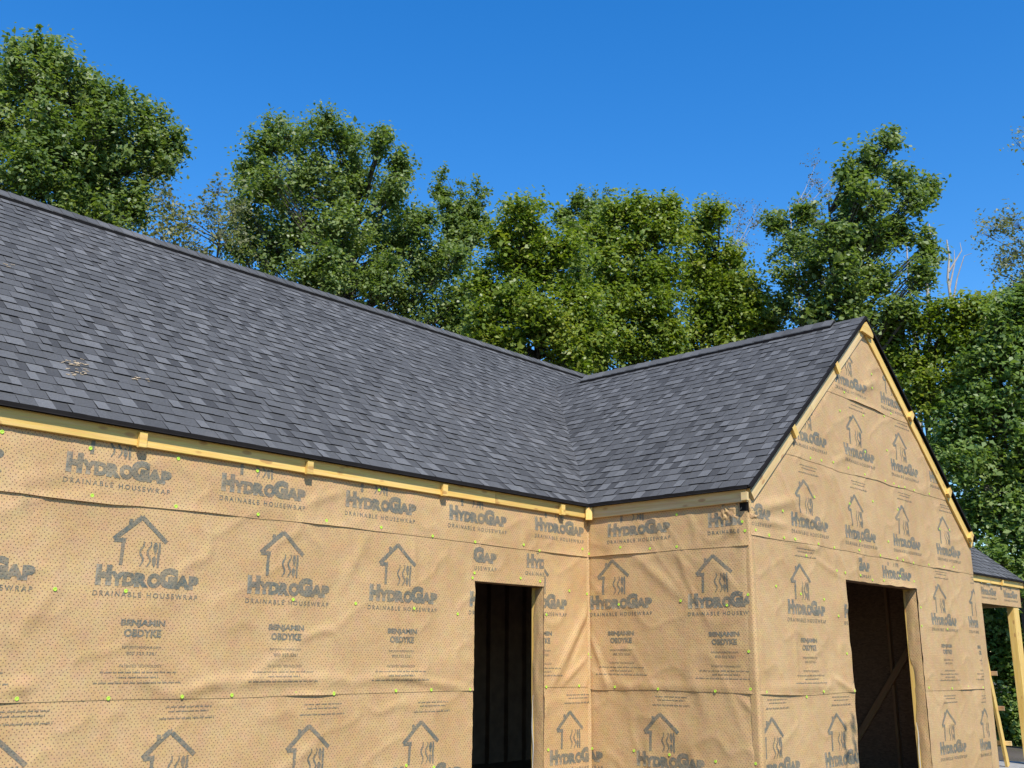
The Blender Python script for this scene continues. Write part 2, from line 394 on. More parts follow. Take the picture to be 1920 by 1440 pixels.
# drip edges: thin black metal angles round the roof edge
def prism(name, path, prof_n, parent, material=M_BLACK, **kw):
    """path: list of frames (origin, a, b); prof_n: 2D profile"""
    v, f = [], []; n = len(prof_n)
    for o, a, b in path:
        for pa, pb in prof_n: v.append(tuple(Vector(o)+Vector(a)*pa+Vector(b)*pb))
    for k in range(len(path)-1):
        for i in range(n):
            f.append((k*n+i, k*n+(i+1) % n, (k+1)*n+(i+1) % n, (k+1)*n+i))
    f.append(tuple(range(n-1, -1, -1))); f.append(tuple(range((len(path)-1)*n, len(path)*n)))
    return mk(name, v, f, material, parent, **kw)
dp = [(0, .003), (.040, .003), (.040, -.026), (.048, -.034), (.041, -.034), (.034, -.028), (.034, -.003), (0, -.003)]
prism('drip_edge', [((XL-.1, -OH, ZE), (0, -1, 0), (0, 0, 1)), ((-OH-.041, -OH, ZE), (0, -1, 0), (0, 0, 1))], dp, H)
prism('drip_edge', [((W+OH+.041, -OH, ZE), (0, -1, 0), (0, 0, 1)), ((XR, -OH, ZE), (0, -1, 0), (0, 0, 1))], dp, H)
prism('drip_edge', [((-OH, -OH-.001, ZE), (-1, 0, 0), (0, 0, 1)), ((-OH, -L-RK, ZE), (-1, 0, 0), (0, 0, 1))], dp, H)
prism('drip_edge', [((W+OH, -L-RK, ZE), (1, 0, 0), (0, 0, 1)), ((W+OH, -OH, ZE), (1, 0, 0), (0, 0, 1))], dp, H)
rp = [(0, .004), (.036, .004), (.036, -.036), (.028, -.036), (.028, -.004), (0, -.004)]
prism('rake_edge', [((-OH-.02, -L-RK+.002, ZE-.02*PG), (0, -1, 0), (0, 0, 1)), ((W/2, -L-RK+.002, RG), (0, -1, 0), (0, 0, 1))], rp, H)
prism('rake_edge', [((W+OH+.02, -L-RK+.003, ZE-.02*PG), (0, -1, 0), (0, 0, 1)), ((W/2, -L-RK+.003, RG), (0, -1, 0), (0, 0, 1))], rp, H)
prism('rake_edge', [((XR-.004, -OH, ZE), (1, 0, 0), (0, 0, 1)), ((XR-.004, D, ZR), (1, 0, 0), (0, 0, 1))], rp, H)

# ridge vents with cap shingles
def ridge(p0, p1, side, slope, z0, x0, x1, step, vis):
    """p(t): point on ridge at coordinate t; side: horizontal unit normal to the ridge"""
    wv, hv = .118, .044
    def P(t, a, n):          # a signed horizontal offset across, n height above the slopes
        return (p0+Vector(p1)*t+Vector(side)*a+Vector((0, 0, -abs(a)*slope+n)))
    prof = [(-wv, .006), (-wv, hv), (0, hv+.004), (wv, hv), (wv, .006), (0, .004)]
    v, f = [], []
    for t in (x0, x1): v += [tuple(P(t, a, n)) for a, n in prof]
    n = len(prof); f = [(i, (i+1) % n, n+(i+1) % n, n+i) for i in range(n)]+[tuple(range(n-1, -1, -1)), tuple(range(n, 2*n))]
    vent = mk('ridge_vent', v, f, M_VENT, H)
    t = x0; rv, rf, rs = [], [], []
    while t < x1-.02:
        te = min(t+EXP+.03, x1+.004); wc = wv+.002+random.uniform(-.004, .004); r0 = random.uniform(.0, .004)
        cv = []
        for tt, up in ((t, .012+r0), (te, .004)):
            for a, b in ((-wc, 0), (-.05, .0), (0, .003), (.05, 0), (wc, 0)): cv.append(tuple(P(tt, a, hv+.003+up+b)))
        for tt, up in ((t, .004+r0), (te, .001)):
            for a, b in ((-wc, 0), (-.05, .0), (0, .003), (.05, 0), (wc, 0)): cv.append(tuple(P(tt, a, hv+.001+up+b-.004)))
        cf = [(i, i+1, 6+i, 5+i) for i in range(4)]+[(10+i, 15+i, 16+i, 11+i) for i in range(4)]
        cf += [(i, 10+i, 11+i, i+1) for i in range(4)]+[(5+i, 6+i, 16+i, 15+i) for i in range(4)]+[(0, 5, 15, 10), (4, 14, 19, 9)]
        sh = random.choice([.25, .4, .5, .55, .7, .85])
        if vis[0] <= t <= vis[1]: mk('ridge_cap', cv, cf, M_SH, vent, attr=('shade', [sh]*len(cf)))
        else:
            o = len(rv); rv += cv; rf += [tuple(q+o for q in c) for c in cf]; rs += [sh]*len(cf)
        t += EXP
    if rv: mk('ridge_cap_run', rv, rf, M_SH, vent, attr=('shade', rs), kind='stuff')
ridge(Vector((0, D, ZR)), (1, 0, 0), (0, -1, 0), PM, ZR, XL-.1, XR, EXP, (-6.3, 2.9))
yg1 = on_x(1097, 711, W/2)[1]; yg0 = on_x(1564, 606, W/2)[1]
ridge(Vector((W/2, 0, RG)), (0, -1, 0), (1, 0, 0), PG, RG, -yg1, -yg0, EXP, (-9, 9))
# plain cap shingles between the vent and the gable end, and at the valley head
t = -yg0
while t < L+RK:
    te = min(t+EXP+.02, L+RK+.012); cv = []
    for tt, up in ((t, .006), (te, .012)):
        for a in (-.16, 0, .16): cv.append((W/2+a, -tt, RG-abs(a)*PG+up))
    for tt in (t, te):
        for a in (-.16, 0, .16): cv.append((W/2+a, -tt, RG-abs(a)*PG+.001))
    mk('ridge_cap', cv, [(1, 0, 3, 4), (2, 1, 4, 5), (6, 7, 10, 9), (7, 8, 11, 10), (3, 9, 10, 4), (4, 10, 11, 5), (0, 6, 9, 3), (2, 5, 11, 8), (0, 1, 7, 6), (1, 2, 8, 7)], M_SH, roof, attr=('shade', [random.uniform(.3, .6)]*10))
    t += EXP

# ------------------------------------------------------------------ eave and rake timbers
ZB0, ZB1 = 3.186, 3.312
FY = -.028
def eave_run(x0, x1, y, axis):
    c = (ZB0+ZB1)/2
    if axis == 'x': return board('fascia_board', (x0, y, c), (x1, y, c), (0, 0, 1), ZB1-ZB0, .038, M_WOODY, H)
    return board('fascia_board', (y, -x0, c), (y, -x1, c), (0, 0, 1), ZB1-ZB0, .038, M_WOOD, H)
cuts = [XL, -8.9, -5.39, -1.55, -.075]
for a, b in zip(cuts[:-1], cuts[1:]): eave_run(a+.002, b-.002, FY+.019-.022, 'x')
eave_run(.03, L+.01, -.031, 'y')
for a, b in ((W+.05, 9.3), (9.304, 13.1), (13.104, XR-.02)): eave_run(a, b, FY+.019-.022, 'x')
def block_eave(x, y0, z=3.205, wd=.062, ht=.115, dep=.036):
    return board('spacer_block', (x-wd/2, y0, z+ht/2-.03), (x+wd/2, y0, z+ht/2-.03), (0, 0, 1), ht, dep, M_WOODY, H)
for x in (-8.5, -6.95, -5.411, -3.876, -2.284, -.524, 13.25): block_eave(x, -.031-.0385)
board('spacer_block', (-.075, -.075, 3.165), (-.075, -.075, 3.30), (1, -1, 0), .075, .075, M_WOODY, H)
board('spacer_block', (-.07, -L+.02, 3.235), (-.07, -L-.045, 3.235), (0, 0, 1), .085, .038, M_WOOD, H)
board('spacer_block', (XR-.05, -.09, 3.235), (XR+.01, -.09, 3.235), (0, 0, 1), .10, .038, M_WOOD, H)
# rakes
RY = -L-.031
cg = 1/KG
def rake(side):
    sx = 1 if side < 0 else -1; xe = -.012 if side < 0 else W+.012
    off = .135      # vertical distance of the board's centre line below the shingle plane
    p0 = Vector((xe+sx*.02, RY, ZE+PG*(OH+.032-.02)-off)); p1 = Vector((W/2-sx*.02, RY, RG-.02*PG-off))
    n = Vector((-sx*PG, 0, 1))
    m_ = p0.lerp(p1, .47)
    for a, b in ((p0, m_-(p1-p0).normalized()*.002), (m_+(p1-p0).normalized()*.002, p1)):
        board('rake_board', a, b, n, .132, .038, M_WOOD if side < 0 else M_WOODY, H)
    ln = (p1-p0).length
    for q in ([.315, .705] if side < 0 else [.385, .745, .965]):
        c = p0.lerp(p1, 1-q) if side > 0 else p0.lerp(p1, q)
        if side > 0: c = p1.lerp(p0, q)
        d = (p1-p0).normalized()
        board('spacer_block', c-d*.04+Vector((0, -.0395, 0))+n*cg*.02, c+d*.04+Vector((0, -.0395, 0))+n*cg*.02, n, .135, .038, M_WOODY, H)
rake(-1); rake(1)
mk('peak_block', [(W/2+a, RY-.020-b, RG+c) for b in (.001, .04) for a, c in ((-.165, -.23), (-.10, -.135), (-.01, -.075), (.10, -.15), (.155, -.21), (.145, -.255))],
   [(0, 1, 2, 3, 4, 5), (11, 10, 9, 8, 7, 6)]+[(i, 6+i, 6+(i+1) % 6, (i+1) % 6) for i in range(6)], M_WOODY, H)

# ------------------------------------------------------------------ housewrap
FOLDS = {'A': [], 'B': [], 'C': []}
def fold(wall, x0, y0, x1, y1, wd, amp): FOLDS[wall].append((*uz(wall, x0, y0), *uz(wall, x1, y1), wd, amp))
for a in [('A', 1103, 1130, 1032, 1288, .045, .022), ('A', 1104, 1150, 1060, 1260, .03, -.012), ('A', 1100, 1230, 1050, 1285, .03, .016), ('A', 640, 985, 660, 1060, .04, .014), ('A', 772, 1005, 776, 1080, .03, .014),
          ('A', 690, 1000, 640, 1100, .05, .010), ('A', 230, 1255, 335, 1310, .05, .016), ('A', 330, 1300, 420, 1275, .05, .020), ('A', 420, 1276, 640, 1272, .045, .018), ('A', 700, 1262, 872, 1290, .035, .018),
          ('A', 640, 1280, 800, 1262, .04, .012), ('A', 0, 1295, 60, 1285, .05, .018), ('A', 20, 1200, 110, 1090, .06, .012), ('A', 560, 975, 600, 1030, .04, .012), ('A', 20, 905, 120, 890, .06, .010), ('A', 560, 950, 640, 920, .04, .012),
          ('B', 1110, 1190, 1140, 1280, .03, .018), ('B', 1125, 1240, 1155, 1285, .025, -.010), ('B', 1190, 1040, 1290, 1130, .05, .012), ('B', 1270, 1035, 1300, 1080, .04, .010), ('B', 1115, 1285, 1400, 1290, .05, .010), ('B', 1385, 1305, 1425, 1345, .03, .012), ('B', 1370, 930, 1380, 1000, .03, .02), ('B', 1390, 975, 1360, 1010, .03, .016),
          ('C', 1412, 955, 1500, 935, .06, .022), ('C', 1420, 975, 1470, 985, .04, .018), ('C', 1480, 950, 1530, 985, .04, .014), ('C', 1560, 1270, 1597, 1297, .03, .02), ('C', 1430, 1290, 1560, 1285, .05, .014), ('C', 1600, 735, 1640, 715, .05, .018), ('C', 1560, 870, 1600, 845, .05, .012), ('C', 1690, 1045, 1710, 1060, .05, .016), ('C', 1515, 1040, 1580, 1086, .03, .010), ('C', 1470, 1010, 1530, 1030, .05, .014)]: fold(*a)
def hgt(wall, u, z):
    sd = {'A': 3, 'B': 11, 'C': 23}[wall]
    u = np.asarray(u, float); z = np.asarray(z, float)
    h = .011*(vn(u*1.5+.5*z, z*.9, sd)-.3)+.007*vn(u*3.1-.9*z, z*1.7, sd+1)+.0042*vn(u*6.5+1.3*z, z*5, sd+2)+.0018*vn(u*15, z*13, sd+4)
    rr_ = 1-np.abs(2*vn(u*2.9+2.1*z, z*2.3-1.2*u, sd+7)-1); h = h+.0075*rr_**7
    r = vn(u*2.2+1.1*z, z*1.1-.4*u, sd+3); h = h+.008*np.exp(-((r-.5)/.055)**2)
    for u0, z0, u1, z1, wd, amp in FOLDS[wall]:
        dx, dz = u1-u0, z1-z0; ll = dx*dx+dz*dz
        t = np.clip(((u-u0)*dx+(z-z0)*dz)/ll, 0, 1); d2 = (u-u0-t*dx)**2+(z-z0-t*dz)**2
        h = h+amp*np.exp(-d2/(wd*wd))*np.sin(np.pi*np.clip(.12+.76*t, 0, 1))
    h = np.clip(h, 0, .05)
    lim = 3.13 if wall != 'C' else 99
    if wall != 'C': h = h*np.clip((3.22-z)/.16, .12, 1)
    else: h = h*np.clip((ZE-.12+PG*np.minimum(u+OH, W+OH-u)-z)/.2, .15, 1)
    if wall == 'A': h = h*np.clip(-u/.05, .1, 1)
    if wall == 'B': h = h*np.clip(np.minimum(u/.05, (L-u)/.08), .1, 1)
    if wall == 'C': h = h*np.clip(np.minimum(u/.08, (W-u)/.08), .1, 1)
    return h
def world(wall, u, z, h):
    if wall == 'A': return np.stack([u, -h, z], -1)
    if wall == 'B': return np.stack([-h, -u, z], -1)
    return np.stack([u, -L-h, z], -1)
def seamf(wall, pts, wob=.006, seed=0):
    P = sorted(uz(wall, *p) for p in pts); us = [p[0] for p in P]; zs = [p[1] for p in P]
    return lambda u: np.interp(u, us, zs)+wob*(vn(np.asarray(u)*2.3, 0*np.asarray(u), seed)-.5)*2+wob*.4*(vn(np.asarray(u)*11, 0*np.asarray(u), seed+1)-.5)
SHEETS = {}
def sheet(wall, key, u0, u1, zb, zt, layer, hole=None, label=None, flare=.012, du=.024):
    us = np.arange(u0, u1+1e-6, du); us[-1] = u1
    if hole: us = np.unique(np.concatenate([us[(np.abs(us-hole[0]) > .008) & (np.abs(us-hole[1]) > .008)], [hole[0], hole[1]]]))
    B0, T0 = zb(us), zt(us)
    zs = np.arange(B0.min(), T0.max()+du, du)
    if hole: zs = np.unique(np.concatenate([zs[np.abs(zs-hole[3]) > .008], [hole[3]]]))
    U, Z = np.meshgrid(us, zs); Z0 = Z.copy(); Z = np.clip(Z, B0[None], T0[None])
    d = Z-B0[None]
    off = layer+hgt(wall, U, Z)+flare*np.clip(vn(U*1.9, 0*U, sum(map(ord, key)))-.5, 0, 1)*np.exp(-d/.04)*2.5
    V = world(wall, U, Z, off).reshape(-1, 3)
    nx = len(us); idx = np.arange(len(zs)*nx).reshape(len(zs), nx)
    q = np.stack([idx[:-1, :-1], idx[:-1, 1:], idx[1:, 1:], idx[1:, :-1]], -1)
    ok = (np.abs(Z[1:, :-1]-Z[:-1, :-1])+np.abs(Z[1:, 1:]-Z[:-1, 1:])) > 1e-5
    if hole:
        uc = (us[:-1]+us[1:])/2; zc = (zs[:-1]+zs[1:])/2
        inside = ((uc > hole[0]) & (uc < hole[1]))[None] & ((zc > hole[2]) & (zc < hole[3]))[:, None]
        ok &= ~inside
    fc = q[ok]
    used = np.unique(fc); remap = np.full(len(V), -1); remap[used] = np.arange(len(used))
    o = mk('wrap_sheet', V[used], remap[fc], M_WRAP, H, smooth=True, uv=np.stack([U.ravel()+{'A': 0, 'B': 31, 'C': 57}[wall], Z.ravel()+layer*40], -1)[used])
    if label: o['label'] = label
    SHEETS[key] = (o, wall, layer, hole)
    return o
k_ = lambda c: (lambda u: np.full_like(np.asarray(u, float), c))
sA_lo = seamf('A', [(-300, 1322), (0, 1317), (200, 1312), (440, 1308), (640, 1301), (880, 1294), (1020, 1289), (1102, 1288)], .004, 5)
sA_up = seamf('A', [(-300, 893), (0, 921), (60, 928), (90, 932), (200, 945), (300, 954), (440, 968), (617, 986), (760, 1002), (888, 1018), (1000, 1033), (1102, 1045)], .005, 6)
sB_lo = seamf('B', [(1104, 1291), (1120, 1293), (1240, 1294), (1404, 1301), (1425, 1302)], .004, 7)
sB_up = seamf('B', [(1104, 1044), (1185, 1038), (1300, 1030), (1404, 1023)], .004, 8)
sC_lo = seamf('C', [(1425, 1302), (1520, 1303), (1597, 1297), (1735, 1295), (1843, 1292)], .004, 9)
sC_u1 = seamf('C', [(1405, 1002), (1470, 1015), (1530, 1022), (1600, 1037), (1700, 1055), (1819, 1078)], .008, 10)
sC_u2 = seamf('C', [(1470, 852), (1520, 866), (1570, 884), (1610, 893), (1640, 902), (1763, 938), (1800, 948)], .010, 12)
sC_u3 = seamf('C', [(1550, 736), (1580, 748), (1625, 765), (1660, 780), (1692, 792)], .012, 13)
hA = (DA0, DA1, 0, DAZ); hC = (DC0, DC1, 0, DCZ)
add = lambda f, c: (lambda u: f(u)+c)
mn = lambda f, g_: (lambda u: np.minimum(f(u), g_(u)))
rk_line = lambda u: ZE-.10+PG*np.minimum(u+OH, W+OH-u)
sheet('A', 'A1', XL, -.004, k_(.14), add(sA_lo, .06), .004, hA)
sheet('A', 'A2', XL, -.005, sA_lo, add(sA_up, .05), .008, hA)
sheet('A', 'A3', XL, -.006, sA_up, k_(3.225), .012)
sheet('A', 'A4', DA0-.03, DA1+.004, k_(DAZ+.002), lambda u: sA_up(u)-.012, .0105, None)
sheet('B', 'B1', .004, L, k_(.14), add(sB_lo, .06), .004)
sheet('B', 'B2', .005, L+.0005, sB_lo, add(sB_up, .05), .008)
sheet('B', 'B3', .006, L+.001, sB_up, k_(3.225), .012)
sheet('C', 'C1', 0, DC0, k_(.14), add(sC_lo, .06), .004)
sheet('C', 'C1r', DC1, W-.001, k_(.14), add(sC_lo, .06), .004)
sheet('C', 'C2', 0, W, sC_lo, add(sC_u1, .05), .008, hC)
sheet('C', 'C3', -.002, W+.001, sC_u1, mn(add(sC_u2, .05), rk_line), .012)
sheet('C', 'C4', .2, W-.2, mn(sC_u2, rk_line), mn(add(sC_u3, .05), rk_line), .016)
sheet('C', 'C5', 1.0, W-1.0, mn(sC_u3, rk_line), rk_line, .020)
sheet('C', 'C6', DC0+.33, DC1+.01, lambda u: k_(DCZ+.006)(u)-.010*np.abs(np.sin(u*9)), lambda u: sC_u1(u)-.012, .0105, None)
def corner(pts, z0, z1, seed, parent_key):
    # a soft rounded fold of wrap running down a corner; pts: plan outline of the fold
    zs = np.arange(z0, z1, .03); V, U = [], []; n = len(pts); dist_ = [0.0]
    for i in range(1, n): dist_.append(dist_[-1]+math.hypot(pts[i][0]-pts[i-1][0], pts[i][1]-pts[i-1][1]))
    for z in zs:
        k = .003*(float(vn(z*6, 0, seed))-.3)+.006*(float(vn(z*1.7, 3, seed))-.4)
        for i, (x, y, nx_, ny_) in enumerate(pts): V.append((x+nx_*k, y+ny_*k, z)); U.append((120+dist_[i], z))
    f = [(i*n+j, i*n+j+1, (i+1)*n+j+1, (i+1)*n+j) for i in range(len(zs)-1) for j in range(n-1)]
    mk('corner_fold', np.array(V), f, M_WRAP, H, smooth=True, uv=U)
oc = []
for i in range(9):
    t = math.pi/2*i/8; oc.append((.012-.030*math.cos(t), -L+.012-.030*math.sin(t), -math.cos(t), -math.sin(t)))
oc = [(-.0125, -L+.07, -1, 0), (-.016, -L+.04, -1, 0)]+oc+[(.04, -L-.016, 0, -1), (.07, -L-.0125, 0, -1)]
corner(oc, .14, 3.09, 61, None)
ic = [(-.06, -.0125, 0, -.3), (-.035, -.018, 0, -1)]+[(-.014-.012*math.cos(math.pi/2*i/4+math.pi/4), -.014-.016*math.sin(math.pi/2*i/4+math.pi/4), -.7, -.7) for i in range(4, -1, -1)][::-1]+[(-.018, -.035, -1, 0), (-.0125, -.06, -.3, 0)]
corner(sorted(ic, key=lambda p: p[0]-p[1]), .14, 3.12, 67, None)
# hidden front wall of the main wing between gable wing and porch
mk('wrap_sheet', [(W+.03, -.026, -.33), (XEND+.025, -.026, -.33), (XEND+.025, -.026, 3.18), (W+.03, -.026, 3.18)], [(0, 1, 2, 3)], M_WRAP, H, uv=[(0, 0), (6, 0), (6, 3), (0, 3)])
mk('wrap_sheet', [(W+.006, -L, .14), (W+.006, 0, .14), (W+.006, 0, 3.2), (W+.006, -L, 3.2)], [(0, 1, 2, 3)], M_WRAP, H, uv=[(0, 0), (2, 0), (2, 3), (0, 3)])

# wrap returned into the right-hand jambs with a wavy cut edge, bare timber behind it
def jamb(wall, x, zt, y0, depth, seed, z0=.14):
    zs = np.arange(z0, zt+.001, .03); ds = np.linspace(0, 1, 7)
    edge = depth*(.70+.28*vn(zs*2.1, 0*zs, seed)+.12*(vn(zs*7, 0*zs, seed+1)-.5))
    tri = np.clip((zt-zs)/.02, 0, 1); edge = edge*tri+.004
    V, U = [], []
    for zi, z in enumerate(zs):
        for d in ds:
            y = d*edge[zi]; V.append((x-.006-.012*math.sin(math.pi*d)*float(vn(z*4, d*3, seed+2))-.004*float(vn(z*14, d*9, seed+3)), y0-.012+y, z)); U.append((60+y, z))
    n = len(ds); f = [(i*n+j, i*n+j+1, (i+1)*n+j+1, (i+1)*n+j) for i in range(len(zs)-1) for j in range(n-1)]
    mk('jamb_wrap', np.array(V), [q[::-1] for q in f], M_WRAP, H, smooth=True, uv=U)
    board('jamb_stud', (x-.0025, y0+depth/2+.006, z0), (x-.0025, y0+depth/2+.006, zt-.004), (0, 1, 0), depth-.004, .004, M_WOODY, H, bevel=.001)
jamb('A', DA1, DAZ, 0, .15, 41); jamb('C', DC1, DCZ, -L, .15, 47)
for x, y0, zt in ((DA0, 0, DAZ), (DC0, -L, DCZ)):
    board('jamb_stud', (x+.0025, y0+.075, .14), (x+.0025, y0+.075, zt-.004), (0, 1, 0), .14, .004, M_SHADED, H, bevel=.001)
# pale torn backing of the wrap hanging along the lower jambs
for x, y0, za, zb in ((DA1, 0, .5, 1.30), (DC1, -L, .3, .95)):
    zs = np.linspace(za, zb, 14); V = []
    for z in zs:
        e = .10+.03*float(vn(z*5, 0, 77)); V += [(x-.020, y0+e, z), (x-.022, y0+e+.010*math.sin(math.pi*(z-za)/(zb-za))+.002, z)]
    mk('torn_backing', V, [(2*i, 2*i+2, 2*i+3, 2*i+1) for i in range(13)], M_WHITE, H)

# ------------------------------------------------------------------ printing on the wrap
def glyph(s, x0, x1, z0, z1, bold=0.0, spacing=1.0):
    cu = bpy.data.curves.new('t', 'FONT'); cu.body = s; cu.size = 1; cu.offset = bold; cu.space_character = spacing; cu.resolution_u = 3; cu.fill_mode = 'FRONT'
    ob = bpy.data.objects.new('t', cu); COL.objects.link(ob)
    dg = bpy.context.evaluated_depsgraph_get(); me = bpy.data.meshes.new_from_object(ob.evaluated_get(dg))
    V = np.array([v.co[:2] for v in me.vertices]); Fc = [tuple(p.vertices) for p in me.polygons]
    bpy.data.objects.remove(ob); bpy.data.curves.remove(cu); bpy.data.meshes.remove(me)
    a, b = V.min(0), V.max(0); V = (V-a)/(b-a)*np.array([x1-x0, z1-z0])+np.array([x0, z0])
    return V, Fc
def stroke(pts, wd):
    pts = [np.array(p, float) for p in pts]; V, Fc = [], []
    wds = wd if isinstance(wd, (list, tuple)) else [wd]*len(pts)
    for i, p in enumerate(pts):
        a = pts[max(0, i-1)]; b = pts[min(len(pts)-1, i+1)]; d = (b-a)/max(1e-9, np.linalg.norm(b-a)); n = np.array([-d[1], d[0]])
        V += [p-n*wds[i]/2, p+n*wds[i]/2]
    for i in range(len(pts)-1): Fc.append((2*i, 2*i+2, 2*i+3, 2*i+1))
    return np.array(V), Fc
def scrib(x0, x1, z, h, seed):
    r = random.Random(seed); out = []; x = x0
    while x < x1:
        wl = r.uniform(.02, .06); e = min(x1, x+wl); xx = x
        while xx < e:
            hh = h*r.choice([.55, .6, .6, .9]); out.append(stroke([(xx, z), (xx+.003, z+hh)], .0042)); xx += r.uniform(.008, .012)
        out.append(stroke([(x, z+h*.3), (e, z+h*.3)], .0035))
        x = e+.012
    return out
main_parts = []
for ch, a, b, h in (('H', 0, .122, .147), ('Y', .106, .224, .104), ('D', .206, .308, .104), ('R', .298, .412, .104), ('O', .398, .508, .108), ('G', .488, .640, .154), ('A', .618, .748, .104), ('P', .734, .822, .104)):
    main_parts.append(glyph(ch, a, b, -.002 if ch in 'OG' else 0, h, .085))
main_parts.append(glyph('O', .826, .836, .092, .102, .0))
tag = [glyph('DRAINABLE HOUSEWRAP', -.008, .818, -.076, -.037, .018, 1.45)]
logo = [stroke([(.108, .335), (.314, .515)], .036), stroke([(.310, .517), (.525, .340)], .034), stroke([(.112, .331), (.205, .333)], .032), stroke([(.187, .345), (.180, .152)], .029), stroke([(.226, .492), (.224, .425)], .031)]
for i, x in enumerate((.335, .392)):
    logo.append(stroke([(x+.014*math.sin(k*.82+.5), .338-k*.0156) for k in range(13)], [.009+.008*math.sin(math.pi*k/12) for k in range(13)]))
def leafs(x, z0, z1): return stroke([(x+.004*k/6, z1+(z0-z1)*k/6) for k in range(7)], [.003+.034*math.sin(math.pi*min(1, (k/6)**.7)) for k in range(7)])
logo += [leafs(.437, .24, .338), leafs(.434, .148, .232), stroke([(.470, .338), (.472, .262), (.468, .255), (.470, .148)], [.016, .024, .022, .018])]
low = [glyph('BENJAMIN', .229, .577, -.292, -.234, .05), glyph('OBDYKE', .259, .549, -.360, -.302, .05),
       glyph('benjaminobdyke.com', .254, .556, -.446, -.416, 0), glyph('800 523 5261', .294, .522, -.485, -.462, 0), glyph('PATENTED TECHNOLOGY', .246, .576, -.573, -.553, 0)]
low += scrib(.108, .70, -.615, .022, 1)+scrib(.25, .56, -.650, .022, 2)+scrib(.065, .74, -.688, .022, 3)
head = scrib(.26, .64, .677, .02, 4)+scrib(.288, .61, .645, .02, 5)+scrib(.22, .67, .595, .022, 6)
def combine(parts, step=.035):
    bm = bmesh.new()
    for V, Fc in parts:
        vs_ = [bm.verts.new((x, y, 0)) for x, y in V]
        for f in Fc:
            try: bm.faces.new([vs_[i] for i in f])
            except ValueError: pass
    for ax in (0, 1):
        lo = min(v.co[ax] for v in bm.verts); hi = max(v.co[ax] for v in bm.verts); c = math.floor(lo/step)*step+step
        while c < hi:
            co = [0, 0, 0]; co[ax] = c; no = [0, 0, 0]; no[ax] = 1
            bmesh.ops.bisect_plane(bm, geom=bm.verts[:]+bm.edges[:]+bm.faces[:], plane_co=co, plane_no=no); c += step
    return bm
BM = {'mark': combine(main_parts+tag+logo), 'low': combine(low), 'head': combine(head)}
def emit(bm0, u0, z0, key, lims, name, tilt=0.0, sc=1.0):
    o, wall, layer, hole = SHEETS[key]
    bm = bm0.copy()
    for v in bm.verts: x, y = v.co[0]*sc, v.co[1]*sc; v.co = (u0+x, z0+y+x*tilt, 0)
    for (a, b, c) in lims:        # keep a*u+b*z+c>=0
        if not bm.verts: break
        no = Vector((a, b, 0)); nl = no.length; co = no*(-c/(nl*nl))
        bmesh.ops.bisect_plane(bm, geom=bm.verts[:]+bm.edges[:]+bm.faces[:], plane_co=co, plane_no=no, clear_inner=True)
    if len(bm.faces) == 0: bm.free(); return
    bm.verts.ensure_lookup_table(); bm.verts.index_update()
    uzv = np.array([v.co[:2] for v in bm.verts]); fc = [tuple(v.index for v in f.verts) for f in bm.faces]; bm.free()
    V = world(wall, uzv[:, 0], uzv[:, 1], layer+hgt(wall, uzv[:, 0], uzv[:, 1])+.0022)
    mk(name, V, fc, M_INK, o, smooth=True, uv=uzv+np.array([{'A': 0, 'B': 31, 'C': 57}[wall], layer*40]), kind='stuff')
INF = 1e3
def block_(key, u, z, parts, lims=(), tilt=0.0, seam=None, zmin=None, zmax=None, umin=None, umax=None, sc=1.0):
    l_ = list(lims)
    if zmin is not None: l_.append((0, 1, -zmin))
    if zmax is not None: l_.append((0, -1, zmax))
    if umin is not None: l_.append((1, 0, -umin))
    if umax is not None: l_.append((-1, 0, umax))
    for p_ in parts:
        nm = {'mark': 'printed_logo', 'low': 'printed_text', 'head': 'printed_note'}[p_]
        emit(BM[p_], u, z, key, l_, nm, tilt, sc)
def apex(wall, x, y): u, z = uz(wall, x, y); return u-.314, z-.522
def base(wall, x, y): return uz(wall, x, y)
PIT = 1.256
ALL = ('mark', 'low', 'head')
# wall A
for k in range(-3, 4):      # middle roll
    u = -5.633+PIT*k
    if u < -9.5: continue
    z = 2.150
    block_('A2', u, z, ('mark', 'low'), zmin=1.372, zmax=2.735, umax=DA0-.003 if u+.85 > DA0 else None)
u, z = base('A', 1060, 1143); u -= .818
block_('A2', u, z, ('mark', 'low'), umin=DA1+.003, umax=-.02, zmin=1.385, zmax=2.74)
for k in range(-3, 5):      # top strip
    u = -5.942+PIT*k; z = 2.930+.012*(k+.0)
    block_('A3', u, z, ('mark',), zmax=3.19)
for k in range(-3, 4):      # lower roll
    u = -5.249+PIT*.99*k; z = .610-.012*max(0, k)
    block_('A1', u, z, ALL, zmax=1.335, umax=DA0-.003 if u+.85 > DA0 else None)
u, z = apex('A', 1066, 1333); block_('A1', u, z, ALL, umin=DA1+.004, umax=-.01, zmax=1.345)
u, z = base('A', 928, 1058); block_('A4', u-.818, z, ('mark',), umin=DA0-.025, zmin=DAZ+.01, zmax=2.745)
u, z = base('A', 984, 1064); block_('A4', u, z, ('mark',), umax=DA1-.004, zmin=DAZ+.01, zmax=2.745)
# wall B
for x, y in ((1110, 1143), (1293, 1141)):
    u, z = base('B', x, y); block_('B2', u, z, ('mark', 'low'), zmin=1.37, zmax=2.74, umax=L-.004)
for x, y in ((1143, 1008), (1330, 990)):
    u, z = base('B', x, y); block_('B3', u, z, ('mark',), zmax=3.19, umax=L-.06)
u, z = apex('B', 1240, 1337); block_('B1', u, z, ALL, zmax=1.34); block_('B1', u-PIT, z, ALL, zmax=1.34, umin=.01)
